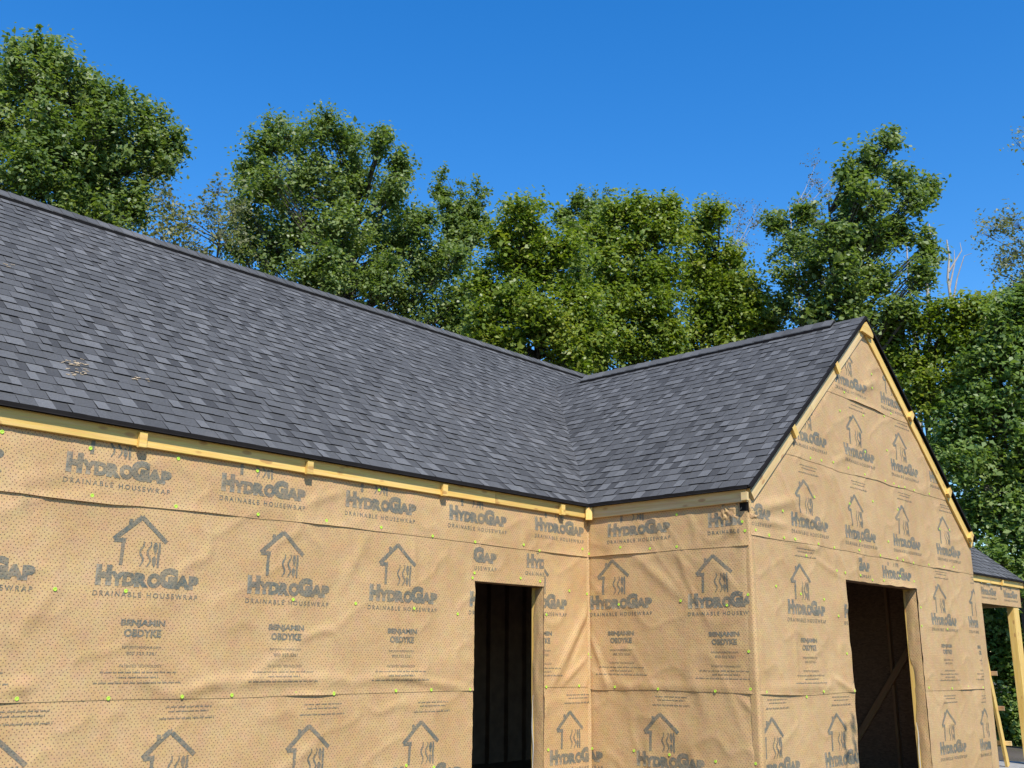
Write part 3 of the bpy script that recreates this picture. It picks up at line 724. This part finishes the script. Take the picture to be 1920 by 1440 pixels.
# wall C
rl = [(PG, -1, ZE-.21+PG*OH), (-PG, -1, ZE-.21+PG*(W+OH))]
for x, y, um_ in ((1443, 1345, None), (1565, 1337, DC0-.004), (1773, 1330, None), (1843, 1328, W-.01)):
    u, z = apex('C', x, y); block_('C1' if x < 1650 else 'C1r', u, z, ALL, zmax=1.31, umax=um_, umin=.012)
u, z = apex('C', 1497, 1057); block_('C2', u, z, ALL, zmin=1.37, zmax=2.82)
block_('C2', u+PIT, z, ('mark', 'low'), zmin=1.37, zmax=2.82, umax=DC0-.004)
u, z = apex('C', 1756, 1095); block_('C2', u, z, ALL, zmin=1.36, zmax=2.82); block_('C2', u+PIT, z, ALL, zmin=1.36, zmax=2.82, umax=W-.01)
for x, y in ((1502, 900), (1598, 928), (1686, 948), (1764, 969)):
    u, z = apex('C', x, y); block_('C3', u, z, ('mark', 'head'), rl, zmin=2.90, zmax=3.74)
block_('C3', apex('C', 1502, 900)[0]-PIT, apex('C', 1502, 900)[1], ('mark',), rl, umin=.01, zmin=2.90)
for x, y in ((1595, 779), (1681, 812)):
    u, z = apex('C', x, y); block_('C4', u, z, ('mark', 'head'), rl, zmin=3.83, zmax=4.66)
u, z = apex('C', 1595, 779); block_('C4', u-PIT, z, ('mark',), rl, zmin=3.83); block_('C4', u+2*PIT, z, ('mark',), rl, zmin=3.83)
u, z = base('C', 1561, 716); block_('C5', u, z, ('mark',), rl, zmin=4.72); block_('C5', u+PIT, z-.02, ('mark',), rl, zmin=4.72)
u, z = base('C', 1628, 1073); block_('C6', u-.818, z, ('mark',), umin=DC0+.36, zmax=2.82, zmin=DCZ+.01)
u, z = base('C', 1652, 1083); block_('C6', u, z, ('mark',), zmin=DCZ+.01, zmax=2.82)

# ------------------------------------------------------------------ lime cap fasteners
def capmesh():
    V, Fc = [], []; n = 12
    for r, h in ((.0145, 0), (.0145, .0025), (.0105, .004), (.005, .0018)):
        V += [(r*math.cos(2*math.pi*i/n), r*math.sin(2*math.pi*i/n), h) for i in range(n)]
    for k in range(3): Fc += [(k*n+i, k*n+(i+1) % n, (k+1)*n+(i+1) % n, (k+1)*n+i) for i in range(n)]
    Fc.append(tuple(range(3*n, 4*n)))
    me = bpy.data.meshes.new('cap_nail'); me.from_pydata(V, [], Fc); me.materials.append(M_CAP); return me
CAPM = capmesh()
caps = []
def reg(sc, ox, oy, pts): caps.extend((ox+x/sc, oy+y/sc) for x, y in pts)
reg(3, 0, 720, [(503, 363), (510, 629), (980, 690), (1440, 735), (1827, 770), (298, 1155), (703, 1165), (1640, 1213), (4, 272), (995, 422), (1440, 490)])
reg(3, 0, 1080, [(87, 690), (602, 688), (1012, 678), (1294, 670), (1657, 660), (1870, 660)])
reg(2.4, 560, 840, [(118, 328), (363, 358), (594, 397), (788, 423), (1003, 436), (1076, 462), (1270, 455), (775, 585), (785, 563), (993, 586), (1080, 600), (250, 700), (512, 722), (708, 747), (152, 1106), (432, 1092), (590, 1088), (763, 1086), (1108, 1075), (1255, 1070), (1210, 643), (1110, 750), (480, 1428), (602, 1436), (1118, 1358), (355, 190)])
reg(2.4, 1000, 840, [(257, 477), (400, 448), (530, 453), (652, 445), (945, 332), (957, 373), (970, 660), (877, 708), (668, 688), (391, 705), (256, 733), (236, 657), (243, 928), (260, 943), (973, 916), (373, 1075), (568, 1084), (825, 1094), (981, 1085), (456, 1362), (618, 1380), (825, 1410), (270, 1352), (1005, 1420), (650, 300), (1165, 410), (1053, 392), (1118, 404), (1086, 622), (1040, 1098)])
reg(2.88, 1400, 560, [(660, 410), (660, 485), (512, 508), (580, 543), (490, 607), (617, 633), (730, 637), (765, 622), (628, 828), (747, 820), (330, 862), (390, 875), (452, 885), (535, 915), (628, 950), (737, 985), (783, 1000), (808, 1015), (840, 1020), (893, 1035), (975, 1055), (353, 1072), (672, 1095), (545, 1108), (803, 1140), (1033, 1245), (1085, 1250), (183, 1147), (112, 1280), (190, 1292), (248, 1300), (375, 1325), (460, 1345), (597, 1358), (710, 1388), (316, 1388), (38, 1250), (600, 1310), (755, 1312)])
reg(3.273, 1480, 1000, [(418, 103), (545, 135), (650, 153), (685, 165), (747, 182), (845, 193), (938, 205), (1000, 208), (277, 230), (330, 242), (425, 258), (500, 287), (570, 290), (752, 295), (668, 262), (207, 405), (293, 508), (60, 372), (795, 455), (803, 568), (343, 738), (197, 970), (95, 1003), (378, 967), (847, 947), (987, 952), (1085, 942), (1178, 945), (960, 588)])
def which(x, y):
    if x < 1103.5+(y-982)*.012: return 'A'
    if x < 1402+(y-977)*.058: return 'B'
    return 'C'
def topsheet(wall, u, z):
    if wall == 'A':
        if z > sA_up(u): return 'A3'
        if z > DAZ and DA0-.02 < u < DA1-.01: return 'A4'
        return 'A2' if z > sA_lo(u) else 'A1'
    if wall == 'B': return 'B3' if z > sB_up(u) else 'B2' if z > sB_lo(u) else 'B1'
    if z > sC_u3(u): return 'C5'
    if z > sC_u2(u): return 'C4'
    if z > sC_u1(u): return 'C3'
    if z > DCZ and DC0+.34 < u < DC1: return 'C6'
    return 'C2' if z > sC_lo(u) else 'C1' if u < 3 else 'C1r'
for x, y in caps:
    wl = which(x, y); u, z = uz(wl, x, y)
    if wl == 'B': u = min(u, L-.02)
    hole = hA if wl == 'A' else hC if wl == 'C' else None
    if hole and hole[0]-.01 < u < hole[1]+.01 and z < hole[3]: continue
    key = topsheet(wl, u, z); o, wall, layer, _h = SHEETS[key]
    p = world(wall, np.array(u), np.array(z), layer+hgt(wall, u, z)+.003)
    c = bpy.data.objects.new('cap_nail', CAPM); link(c, o); c.location = p.tolist()
    c.rotation_euler = (math.pi/2, 0, 0) if wall != 'B' else (math.pi/2, 0, -math.pi/2)

# torn, bunched wrap at the outside corner
def scrap(wall, u0, u1, z0, z1, seed, amp):
    us = np.linspace(u0, u1, 26); zs = np.linspace(z0, z1, 18); U, Z = np.meshgrid(us, zs)
    r1 = np.abs(vn(U*26+Z*11, Z*20-U*7, seed)-.5)*2; r2 = np.abs(vn(U*48, Z*40+U*20, seed+1)-.5)*2
    e = np.minimum(np.minimum(U-u0, u1-U)/(u1-u0), np.minimum(Z-z0, z1-Z)/(z1-z0))*2
    h = .016+amp*(1-r1)*np.clip(e*3, 0, 1)+amp*.4*(1-r2)
    Z = Z+.02*(vn(U*22, 0*U, seed+3)-.5); idx = np.arange(U.size).reshape(U.shape)
    mk('bunched_wrap', world(wall, U, Z, h).reshape(-1, 3), np.stack([idx[:-1, :-1], idx[:-1, 1:], idx[1:, 1:], idx[1:, :-1]], -1).reshape(-1, 4), M_WRAP, H, smooth=True, uv=np.stack([U.ravel()+140, Z.ravel()], -1))
scrap('C', .0, .26, 3.03, 3.135, 3, .016); scrap('B', L-.30, L-.10, 3.02, 3.17, 15, .014)
boxes('gap_shade_block', [(-.016, .012, -L-.012, -L+.085, 3.10, 3.185)], M_BLACK, H)  # solid black block; the dark of the torn hole is put into its colour

# ------------------------------------------------------------------ porch end of the main wing
HX0, HX1 = XEND, 14.42
boxes('porch_header', [(HX0, HX1, .0, .14, 2.80, 3.16)], M_OSB, H)
SHEETS['P1'] = None
us = np.linspace(HX0, HX1, 90); zs = np.linspace(2.785, 3.18, 16); U, Z = np.meshgrid(us, zs)
Hh = .006+.012*vn(U*3, Z*3, 91)+.008*vn(U*9, Z*7, 92)
idx = np.arange(U.size).reshape(U.shape)
ps = mk('wrap_sheet', np.stack([U, -Hh, Z], -1).reshape(-1, 3), np.stack([idx[:-1, :-1], idx[:-1, 1:], idx[1:, 1:], idx[1:, :-1]], -1).reshape(-1, 4), M_WRAP, H, smooth=True, uv=np.stack([U.ravel()+90, Z.ravel()], -1))
for x in (12.15, 12.15+PIT):
    bm = BM['mark'].copy()
    bmesh.ops.bisect_plane(bm, geom=bm.verts[:]+bm.edges[:]+bm.faces[:], plane_co=(0, .205, 0), plane_no=(0, 1, 0), clear_outer=True)
    bm.verts.index_update(); q = np.array([v.co[:2] for v in bm.verts])+np.array([x, 2.955]); fc = [tuple(v.index for v in f.verts) for f in bm.faces]; bm.free()
    mk('printed_logo', np.stack([q[:, 0], -(.009+.012*vn(q[:, 0]*3, q[:, 1]*3, 91)+.008*vn(q[:, 0]*9, q[:, 1]*7, 92)), q[:, 1]], -1), fc, M_INK, ps, uv=q+np.array([90, 0]))
board('post', (12.10, .05, PF), (12.10, .05, 2.80), (1, 0, 0), .115, .089, M_WOODY, H)
board('post', (14.12, .07, PF), (14.12, .07, 2.80), (1, 0, 0), .30, .14, M_WOODY, H)
board('post', (14.35, BACK-.1, PF), (14.35, BACK-.1, 3.2), (1, 0, 0), .14, .14, M_WOOD, H)
board('porch_beam', (14.40, .14, 2.98), (14.40, BACK, 2.98), (0, 0, 1), .36, .09, M_WOOD, H)

# ================================================================== wooden ladder in the porch
LD = empty('ladder', (13.1, .35, PF), label='job-built wooden ladder with nailed rungs leaning inside the open porch', category='ladder')
def lp(X, Y, Z): return (X-13.1, Y-.35, Z-PF)
lx0, lx1, lz1 = 13.18, 12.30, 2.80
for y in (.20, .66): board('rail', lp(lx0, y, PF+.012), lp(lx1, y, lz1), (0, 1, 0), .05, .135, M_WOODY, LD)
for k, z in enumerate((.14, .80, 1.46)):
    x = lx0+(lx1-lx0)*(z-PF)/(lz1-PF)+.07
    board('rung', lp(x, .06, z), lp(x, .80, z), (0, 0, 1), .085, .036, M_SHADED if k else M_WOOD, LD)

# ================================================================== sawdust on the shingles
cv, cf = [], []
for (cx, cy, n, sx, sy) in ((140, 684, 22, 20, 5), (148, 702, 14, 18, 6), (264, 712, 6, 14, 5), (8, 500, 4, 10, 3)):
    for _ in range(n):
        x, y = cx+random.gauss(0, sx*.6), cy+random.gauss(0, sy*.7); d = ray(x, y)
        t = (ZE+PM*(CAM[1]+OH)-CAM[2])/(d[2]-PM*d[1]); p = CAM+d*t
        s = (p[1]+OH)*KM; a = random.uniform(-.5, .5); ln, wd = random.uniform(.005, .022), random.uniform(.002, .005)
        o = len(cv); ca, sa = math.cos(a), math.sin(a)
        for h in (.0115, .0155):
            for pu, pv in ((-ln, -wd), (ln, -wd), (ln, wd), (-ln, wd)): cv.append(main_pt(p[0]+pu*ca-pv*sa, s+pu*sa+pv*ca, h))
        cf += [tuple(i+o for i in q) for q in BOXF]
mk('sawdust', cv, cf, M_CHIP, None, kind='stuff', label='pale sawdust and shavings smeared on the lower shingles', category='sawdust')

# ================================================================== trees
def tube(V, Fc, pts, rads, n=6):
    pts = [np.array(p, float) for p in pts]; o = len(V)
    for i, p in enumerate(pts):
        a = pts[max(0, i-1)]; b = pts[min(len(pts)-1, i+1)]; d = b-a; d = d/max(1e-9, np.linalg.norm(d))
        x = np.cross(d, [0.3, .9, .2]); x /= np.linalg.norm(x); y = np.cross(d, x)
        for k in range(n): t = 2*math.pi*k/n; V.append(tuple(p+rads[i]*(math.cos(t)*x+math.sin(t)*y)))
    for i in range(len(pts)-1):
        for k in range(n): Fc.append((o+i*n+k, o+i*n+(k+1) % n, o+(i+1)*n+(k+1) % n, o+(i+1)*n+k))
def at_dist(x, y, dist): d = ray(x, y); return CAM+d*(dist/math.hypot(d[0], d[1]))
def make_tree(name, kind, dist, clumps, leaf, dens, label, base_x=None, sparse=1.0, tr=.22, group=None, depth=.8, droop=0.0, twig=.34):
    """clumps: (px, py, r_px) of the crown as seen; the crown is rounded out in depth around 'dist'"""
    cl = []; xs = [c[0] for c in clumps]; xm = (min(xs)+max(xs))/2; xh = max(40, (max(xs)-min(xs))/2)
    for (x, y, r) in clumps:
        if kind in ('poplar', 'maple') and y < 600: y += 11
        e = math.sqrt(max(0.0, 1-((x-xm)/(xh*1.15))**2)); p0 = at_dist(x, y, dist); rw = r*np.linalg.norm(p0-CAM)/F
        hw = xh*np.linalg.norm(p0-CAM)/F*depth
        hd = ray(x, y); hd = np.array([hd[0], hd[1], 0]); hd /= np.linalg.norm(hd)
        offs = [-(.25+.6*random.random())*e*hw, (.1+.7*random.random())*e*hw] if r > 22 else [random.uniform(-.4, .3)*e*hw]
        for oi, od in enumerate(offs):
            p = at_dist(x, y, dist+od); cl.append((p, .88*rw*np.linalg.norm(p-CAM)/np.linalg.norm(p0-CAM), .55 if oi else 1.0))
    if kind not in ('olive', 'grey'):
        for p, r, den in list(cl):
            if r < .28 or den < 1: continue
            for _ in range(3):
                dv = rng.normal(size=3); dv[2] = abs(dv[2])+.35; dv /= np.linalg.norm(dv); rt_ = r*rng.uniform(.16, .26)
                for q_ in range(3): cl.append((p+dv*r*(.70+.11*q_)+np.array([0, 0, .5*rt_*q_]), rt_*(1-.25*q_), 1.0))
    bx = base_x if base_x is not None else xm
    q = at_dist(bx, 900, dist); gx, gy = q[0], q[1]
    root = empty(name, (gx, gy, GZ), label=label, category='tree')
    if group: root['group'] = group
    ztop = max(c[0][2] for c in cl); V, Fc = [], []
    lean = rng.uniform(-.3, .3, (6, 2)); tp = []
    for i in range(7):
        f = i/6; tp.append((lean[min(i, 5)][0]*f*1.0, lean[min(i, 5)][1]*f, ztop*.93*f))
    tube(V, Fc, tp, [max(.03, tr*(1-.88*i/6)) for i in range(7)], 8)
    def trunk_at(z):
        f = min(.98, max(.05, z/(ztop*.93)))*6; i = int(f); a, b = np.array(tp[i]), np.array(tp[min(6, i+1)]); return a+(b-a)*(f-i)
    P, Nn, S, Tn = [], [], [], []
    for p, r, den in cl:
        pl = p-np.array([gx, gy, GZ]); hd = np.linalg.norm(pl[:2]); t0 = trunk_at(max(1.2, pl[2]-.55*hd-r*.5))
        m1 = t0*.45+pl*.55+np.array([0, 0, -.12*hd]); rr = max(.02, tr*.30*(1-pl[2]/ztop*.6))
        tube(V, Fc, [t0, m1, pl], [rr, rr*.6, rr*.18], 5)
        # fine twigs from the limb into the clump
        nt_ = int(4+4*sparse)
        for _ in range(nt_):
            dv = rng.normal(size=3); dv /= np.linalg.norm(dv); dv[2] = abs(dv[2])*.7+.1
            e_ = pl+dv*r*.85; tube(V, Fc, [pl*.8+m1*.2, (pl+e_)/2+rng.normal(size=3)*.05*r, e_], [rr*.22, rr*.13, .006], 4)
        nc = max(4, int(dens*den*sparse*(85 if kind == 'poplar' else 115)*r*r*(.135/leaf)**1.6)) if kind not in ('olive', 'grey') else max(3, int(dens*den*60*r*r))
        # spray centres: mostly on the shell of the clump
        m = max(3, min(10, int(4+r*2.2)))
        sdir = rng.normal(size=(m, 3)); sdir[:, 2] = sdir[:, 2]*.8+.25; sdir /= np.linalg.norm(sdir, axis=1)[:, None]
        sc_ = sdir*r*rng.uniform(.45, .75, (m, 1)); sr = r*rng.uniform(.24, .50, m); sb = rng.normal(size=m)*.11
        pick = rng.integers(0, m, nc)
        dv = rng.normal(size=(nc, 3)); dv[:, 2] += .35; dv /= np.linalg.norm(dv, axis=1)[:, None]
        rad = sr[pick]*(.45+.62*rng.random(nc)**.7)
        rel = sc_[pick]+dv*rad[:, None]
        core = rng.random(nc) < .16; rel[core] = rng.normal(size=(core.sum(), 3))*r*.33
        stray = rng.random(nc) < .10; rel[stray] = dv[stray]*r*rng.uniform(.95, 1.25, (stray.sum(), 1))
        cen = pl+rel*np.array([1, 1, .95])
        nl = 16; al = dv*.8+np.array([0, 0, .45 if kind == 'poplar' else .1]); al /= np.linalg.norm(al, axis=1)[:, None]
        ct = np.repeat(cen, nl, 0)+np.repeat(al, nl, 0)*rng.uniform(-.9, 1.15, (nc*nl, 1))*twig*1.15+rng.normal(size=(nc*nl, 3))*twig*np.array([.30, .30, .24])
        nv = np.repeat(dv, nl, 0)*.45+np.array([0, 0, .45])+np.array(SUNV)*.55+rng.normal(size=(nc*nl, 3))*.58
        P.append(ct); Nn.append(nv); S.append(leaf*rng.uniform(.65, 1.25, nc*nl)*np.where(np.repeat(core, nl), 1.5, 1.0))
        cb = rng.normal()*.10; Tn.append(np.clip(np.repeat(rng.normal(size=nc)*.10+sb[pick], nl)+cb+.45+rng.normal(size=nc*nl)*.17, 0, 1))
    mk('trunk', V, Fc, M_DEAD if kind == 'grey' else M_BARK, root, smooth=True)
    P, Nn, S, Tn = map(np.concatenate, (P, Nn, S, Tn))
    Nn /= np.linalg.norm(Nn, axis=1)[:, None]; a = rng.normal(size=P.shape); a[:, 2] -= droop; a -= (a*Nn).sum(1)[:, None]*Nn; a /= np.linalg.norm(a, axis=1)[:, None]; b = np.cross(Nn, a)
    S = S[:, None]
    vv = np.stack([P-a*S*.5, P+b*S*.36+Nn*S*.10-a*S*.06, P+a*S*.60-Nn*S*.10, P-b*S*.36+Nn*S*.10-a*S*.06], 1).reshape(-1, 3)
    me = bpy.data.meshes.new('crown'); n = len(P)
    me.vertices.add(4*n); me.vertices.foreach_set('co', vv.astype(np.float32).ravel()); me.loops.add(4*n); me.loops.foreach_set('vertex_index', np.arange(4*n, dtype=np.int32))
    me.polygons.add(n); me.polygons.foreach_set('loop_start', np.arange(0, 4*n, 4, dtype=np.int32)); me.polygons.foreach_set('loop_total', np.full(n, 4, np.int32))
    at_ = me.attributes.new('tint', 'FLOAT', 'FACE'); at_.data.foreach_set('value', Tn.astype(np.float32))
    me.materials.append(LEAF[kind]); me.update(calc_edges=True); me.validate()
    link(bpy.data.objects.new('crown', me), root)
    return n
NL = 0
NL += make_tree('poplar_tree', 'poplar', 30, [(30, 150, 66), (85, 120, 48), (95, 160, 62), (165, 180, 55), (215, 215, 52), (285, 225, 30), (300, 265, 38), (322, 285, 24), (285, 312, 40), (230, 280, 66), (130, 260, 85), (40, 250, 80), (60, 340, 75), (150, 340, 75), (220, 372, 52), (250, 400, 36), (-50, 200, 85), (-60, 330, 85), (100, 420, 60), (190, 430, 50), (20, 430, 60)], .125, 1.0, 'broad tall poplar rising behind the long main ridge, highest of the trees', 110, group=None)
NL += make_tree('thin_tree', 'olive', 27, [(312, 385, 34), (330, 430, 44), (385, 400, 36), (408, 358, 24), (302, 350, 18), (430, 440, 44), (360, 470, 40), (300, 440, 30), (440, 395, 30)], .10, .9, 'thin see-through tree with sparse olive leaves beside the broad poplar', 350, tr=.10)
NL += make_tree('poplar_tree', 'poplar', 33, [(485, 285, 42), (530, 250, 44), (592, 240, 40), (655, 262, 42), (718, 268, 32), (752, 310, 26), (462, 330, 30), (500, 360, 55), (570, 330, 62), (650, 340, 68), (720, 360, 54), (470, 420, 48), (550, 430, 70), (640, 440, 74), (730, 440, 70), (785, 410, 36), (600, 520, 75), (700, 530, 75), (790, 500, 62), (505, 480, 48), (840, 570, 62), (760, 590, 62), (850, 490, 44), (560, 560, 45), (865, 620, 45), (450, 470, 40)], .122, 1.0, 'wide rounded poplar with several leafy peaks over the middle of the main ridge', 640)
NL += make_tree('aspen_tree', 'poplar', 36, [(831, 308, 8), (829, 322, 11), (827, 340, 14), (828, 362, 17), (838, 390, 24), (863, 335, 8), (861, 352, 11), (862, 372, 15), (866, 398, 20), (896, 330, 7), (892, 348, 10), (886, 370, 13), (884, 395, 18), (911, 352, 8), (906, 372, 11), (900, 396, 14), (895, 420, 20), (855, 425, 28), (880, 445, 28), (850, 460, 28)], .13, 1.2, 'slim spiky-topped aspen between the rounded poplar and the maples', 870, tr=.14, twig=.26)
NL += make_tree('maple_tree', 'maple', 27, [(972, 402, 34), (1012, 384, 20), (942, 442, 30), (1000, 440, 45), (950, 490, 46), (1025, 505, 50), (950, 560, 56), (1010, 600, 56), (915, 600, 45), (1080, 560, 46), (960, 650, 52), (1050, 640, 56), (1105, 650, 50), (905, 540, 36), (1080, 690, 40), (1065, 470, 36), (905, 655, 44), (1090, 610, 45)], .115, 1.1, 'bright green maple directly behind where the two ridges meet', 1000)
NL += make_tree('aspen_tree', 'poplar', 38, [(1088, 357, 10), (1082, 378, 17), (1114, 352, 8), (1113, 370, 11), (1140, 350, 8), (1136, 368, 11), (1063, 402, 24), (1108, 398, 26), (1138, 390, 16), (1090, 430, 34), (1135, 420, 28), (1100, 480, 40), (1085, 520, 40)], .13, 1.2, 'dark aspen with three narrow tips peeking over the maples', 1100, tr=.14, twig=.26)
NL += make_tree('maple_tree', 'maple', 30, [(1152, 402, 30), (1192, 390, 28), (1232, 385, 28), (1265, 392, 22), (1125, 445, 42), (1190, 450, 56), (1255, 440, 44), (1150, 520, 60), (1225, 515, 60), (1170, 600, 60), (1240, 600, 60), (1180, 670, 50), (1250, 665, 50), (1110, 690, 40), (1130, 640, 45)], .118, 1.1, 'yellow-green maple with a rounded top above the gable wing ridge', 1190)
NL += make_tree('maple_tree', 'maple', 32, [(1310, 430, 36), (1335, 400, 24), (1320, 380, 14), (1310, 505, 54), (1365, 490, 34), (1392, 540, 40), (1330, 585, 60), (1402, 600, 44), (1300, 650, 50), (1380, 650, 45), (1422, 565, 24), (1440, 620, 30), (1350, 545, 45)], .118, 1.1, 'yellow-green maple tapering down beside the bare wispy tree', 1350)
NL += make_tree('thin_tree', 'grey', 36, [(1390, 402, 22), (1412, 420, 22), (1378, 432, 18), (1418, 392, 14), (1360, 385, 14), (1395, 460, 20)], .07, .9, 'wispy half-bare grey tree in the gap between maple and tall right poplar', 1385, tr=.08, twig=.3)
NL += make_tree('poplar_tree', 'poplar', 31, [(1667, 264, 20), (1642, 298, 30), (1597, 288, 15), (1600, 330, 26), (1690, 330, 26), (1738, 354, 22), (1712, 375, 24), (1640, 365, 44), (1580, 400, 36), (1455, 418, 22), (1485, 460, 40), (1550, 460, 50), (1630, 450, 50), (1695, 440, 30), (1447, 475, 18), (1500, 520, 46), (1580, 530, 54), (1655, 530, 44), (1745, 470, 26), (1735, 520, 30), (1515, 580, 36), (1470, 575, 22), (1600, 600, 46), (1690, 590, 36), (1540, 610, 30), (1505, 400, 20)], .125, .95, 'tall ragged poplar with one high leaning top behind the gable peak', 1600, tr=.26)
NL += make_tree('thin_tree', 'grey', 40, [(1530, 308, 14), (1526, 345, 18), (1506, 372, 16), (1566, 325, 14), (1556, 365, 18), (1530, 400, 18)], .08, .95, 'thin dark half-bare tree poking up on the tall ragged poplar\'s flank', 1530, tr=.10, twig=.3)
NL += make_tree('thin_tree', 'olive', 33, [(1872, 430, 28), (1902, 420, 26), (1848, 440, 14), (1890, 490, 34), (1912, 540, 34), (1862, 505, 16), (1940, 470, 44), (1960, 540, 50), (1880, 560, 25), (1905, 268, 12), (1925, 250, 16), (1950, 285, 26), (2000, 320, 60), (2060, 400, 80), (2010, 480, 60), (2110, 300, 80), (2100, 500, 80)], .10, .9, 'airy olive tree reaching a high sprig out beyond the dense thicket', 2080, tr=.16)
NL += make_tree('thicket_tree', 'maple', 31, [(1680, 630, 42), (1745, 610, 40), (1810, 590, 34), (1850, 600, 36), (1700, 700, 52), (1780, 670, 56), (1850, 660, 46), (1740, 750, 50), (1800, 740, 50), (1650, 660, 30)], .12, 1.0, 'yellow-green bushy tree on the far side of the gable\'s right rake', 1750)
NL += make_tree('thicket_tree', 'thick', 30, [(1885, 610, 46), (1935, 600, 55), (1870, 690, 56), (1930, 690, 60), (1800, 800, 50), (1850, 790, 66), (1920, 790, 66), (1770, 860, 40), (1820, 890, 62), (1890, 890, 66), (1945, 880, 60), (1830, 980, 46), (1885, 990, 60), (1945, 1000, 60), (1860, 1060, 40), (1920, 1080, 50)], .13, 1.0, 'dense large-leaved tree rising beyond the porch roof', 1900)
NL += make_tree('thicket_tree', 'thick', 32, [(1850, 1150, 44), (1890, 1200, 50), (1940, 1170, 50), (1860, 1260, 46), (1920, 1290, 54), (1850, 1340, 40), (1890, 1370, 46), (1940, 1380, 50), (1830, 1210, 40), (1870, 1410, 30), (1905, 1415, 34)], .13, 1.0, 'low leafy thicket seen through the open porch', 1890, tr=.10)

# bleached dead stems in front of the tall right poplar
def snag(dist, lines, bx, label):
    q = at_dist(bx, 900, dist); root = empty('dead_tree', (q[0], q[1], GZ), label=label, category='dead tree', group='bleached dead stems')
    V, Fc = [], []
    for j, ln in enumerate(lines):
        pts = [at_dist(x, y, dist)-np.array([q[0], q[1], GZ]) for x, y in ln]
        if j == 0: pts = [np.array([0, 0, 0.0])]+pts
        r0 = .11 if j == 0 else .04; n = len(pts)
        tube(V, Fc, pts, [r0*(1-.8*(i/(n-1))**.5) for i in range(n)], 6)
    mk('trunk', V, Fc, M_DEAD, root, smooth=True)
snag(36, [[(1742, 640), (1740, 560), (1737, 500), (1745, 445), (1742, 420)], [(1738, 520), (1730, 470), (1732, 445)]], 1744, 'single bleached dead stem beside the tall ragged poplar')
snag(36, [[(1792, 640), (1785, 580), (1777, 520), (1780, 480), (1775, 450)], [(1786, 570), (1795, 520), (1808, 480), (1822, 475)], [(1780, 540), (1790, 495), (1789, 468)], [(1779, 510), (1803, 470), (1800, 455)]], 1796, 'forked bleached dead stem with several bare prongs')
snag(36.5, [[(1716, 640), (1708, 570), (1702, 500), (1700, 460)], [(1710, 590), (1722, 560)]], 1718, 'thin bleached dead stem close to the gable peak')

# unseen trees added behind the viewpoint to block sky fill on the walls
def copy_tree(src, loc, rz, label):
    r = src.copy(); COL.objects.link(r); r.location = loc; r.rotation_euler = (0, 0, rz); r['label'] = label; r['group'] = '%s added behind the viewpoint to screen sky light' % ('poplars' if 'poplar' in src.name else 'maples')
    for ch in src.children: c = ch.copy(); COL.objects.link(c); c.parent = r
    return r
srcs = [o for o in COL.objects if o.parent is None and o.name.split('.')[0] in ('poplar_tree', 'maple_tree')]
for i in range(11):
    a = math.radians(150+i*17); R0 = (30, 27, 33)[i % 3]
    copy_tree(srcs[(i*2) % len(srcs)], (CAM[0]+R0*math.sin(a), CAM[1]+R0*math.cos(a), GZ), .9*i, 'leafy %s added out of view behind the camera to cut sky light on the walls' % ('poplar' if 'poplar' in srcs[(i*2) % len(srcs)].name else 'maple'))

# slender sapling out of view to the side; its tips throw the leafy shadow beside the gable opening
tips = [uz('C', 1581, 1362), uz('C', 1597, 1342)]
sv = np.array(SUNV); tt = 4.1/math.hypot(sv[0], sv[1])
top = [np.array([u, -L, z])+sv*tt for u, z in tips]; bx_, by_ = top[0][0]-.05, top[0][1]-.05
sap = empty('sapling', (bx_, by_, GZ), label='slender leafy sapling standing alone in front of the gable wing', category='tree')
V, Fc, LV, LT = [], [], [], []
for ti, tpt in enumerate(top):
    q = tpt-np.array([bx_, by_, GZ]); pts = [np.array([0, 0, 0.0]), q*np.array([.3, .3, .4]), q*np.array([.8, .8, .75]), q]
    tube(V, Fc, pts, [.035, .026, .014, .003], 6)
    for k in range(260):
        f = rng.random()**.8; p = q*np.array([1-.6*f, 1-.6*f, 1-.72*f]); w_ = .02+.42*f
        p = p+rng.normal(size=3)*w_*np.array([.6, .6, .25]); nn = rng.normal(size=3); nn /= np.linalg.norm(nn); a_ = np.cross(nn, [0.2, .5, .8]); a_ /= np.linalg.norm(a_); b_ = np.cross(nn, a_); sz = rng.uniform(.05, .10)
        LV += [p-a_*sz*.5, p+b_*sz*.33, p+a_*sz*.6, p-b_*sz*.33]; LT.append(rng.uniform(.2, .8))
mk('trunk', V, Fc, M_BARK, sap, smooth=True)
mk('crown', np.array(LV), np.arange(len(LV)).reshape(-1, 4), LEAF['thick'], sap, attr=('tint', LT))
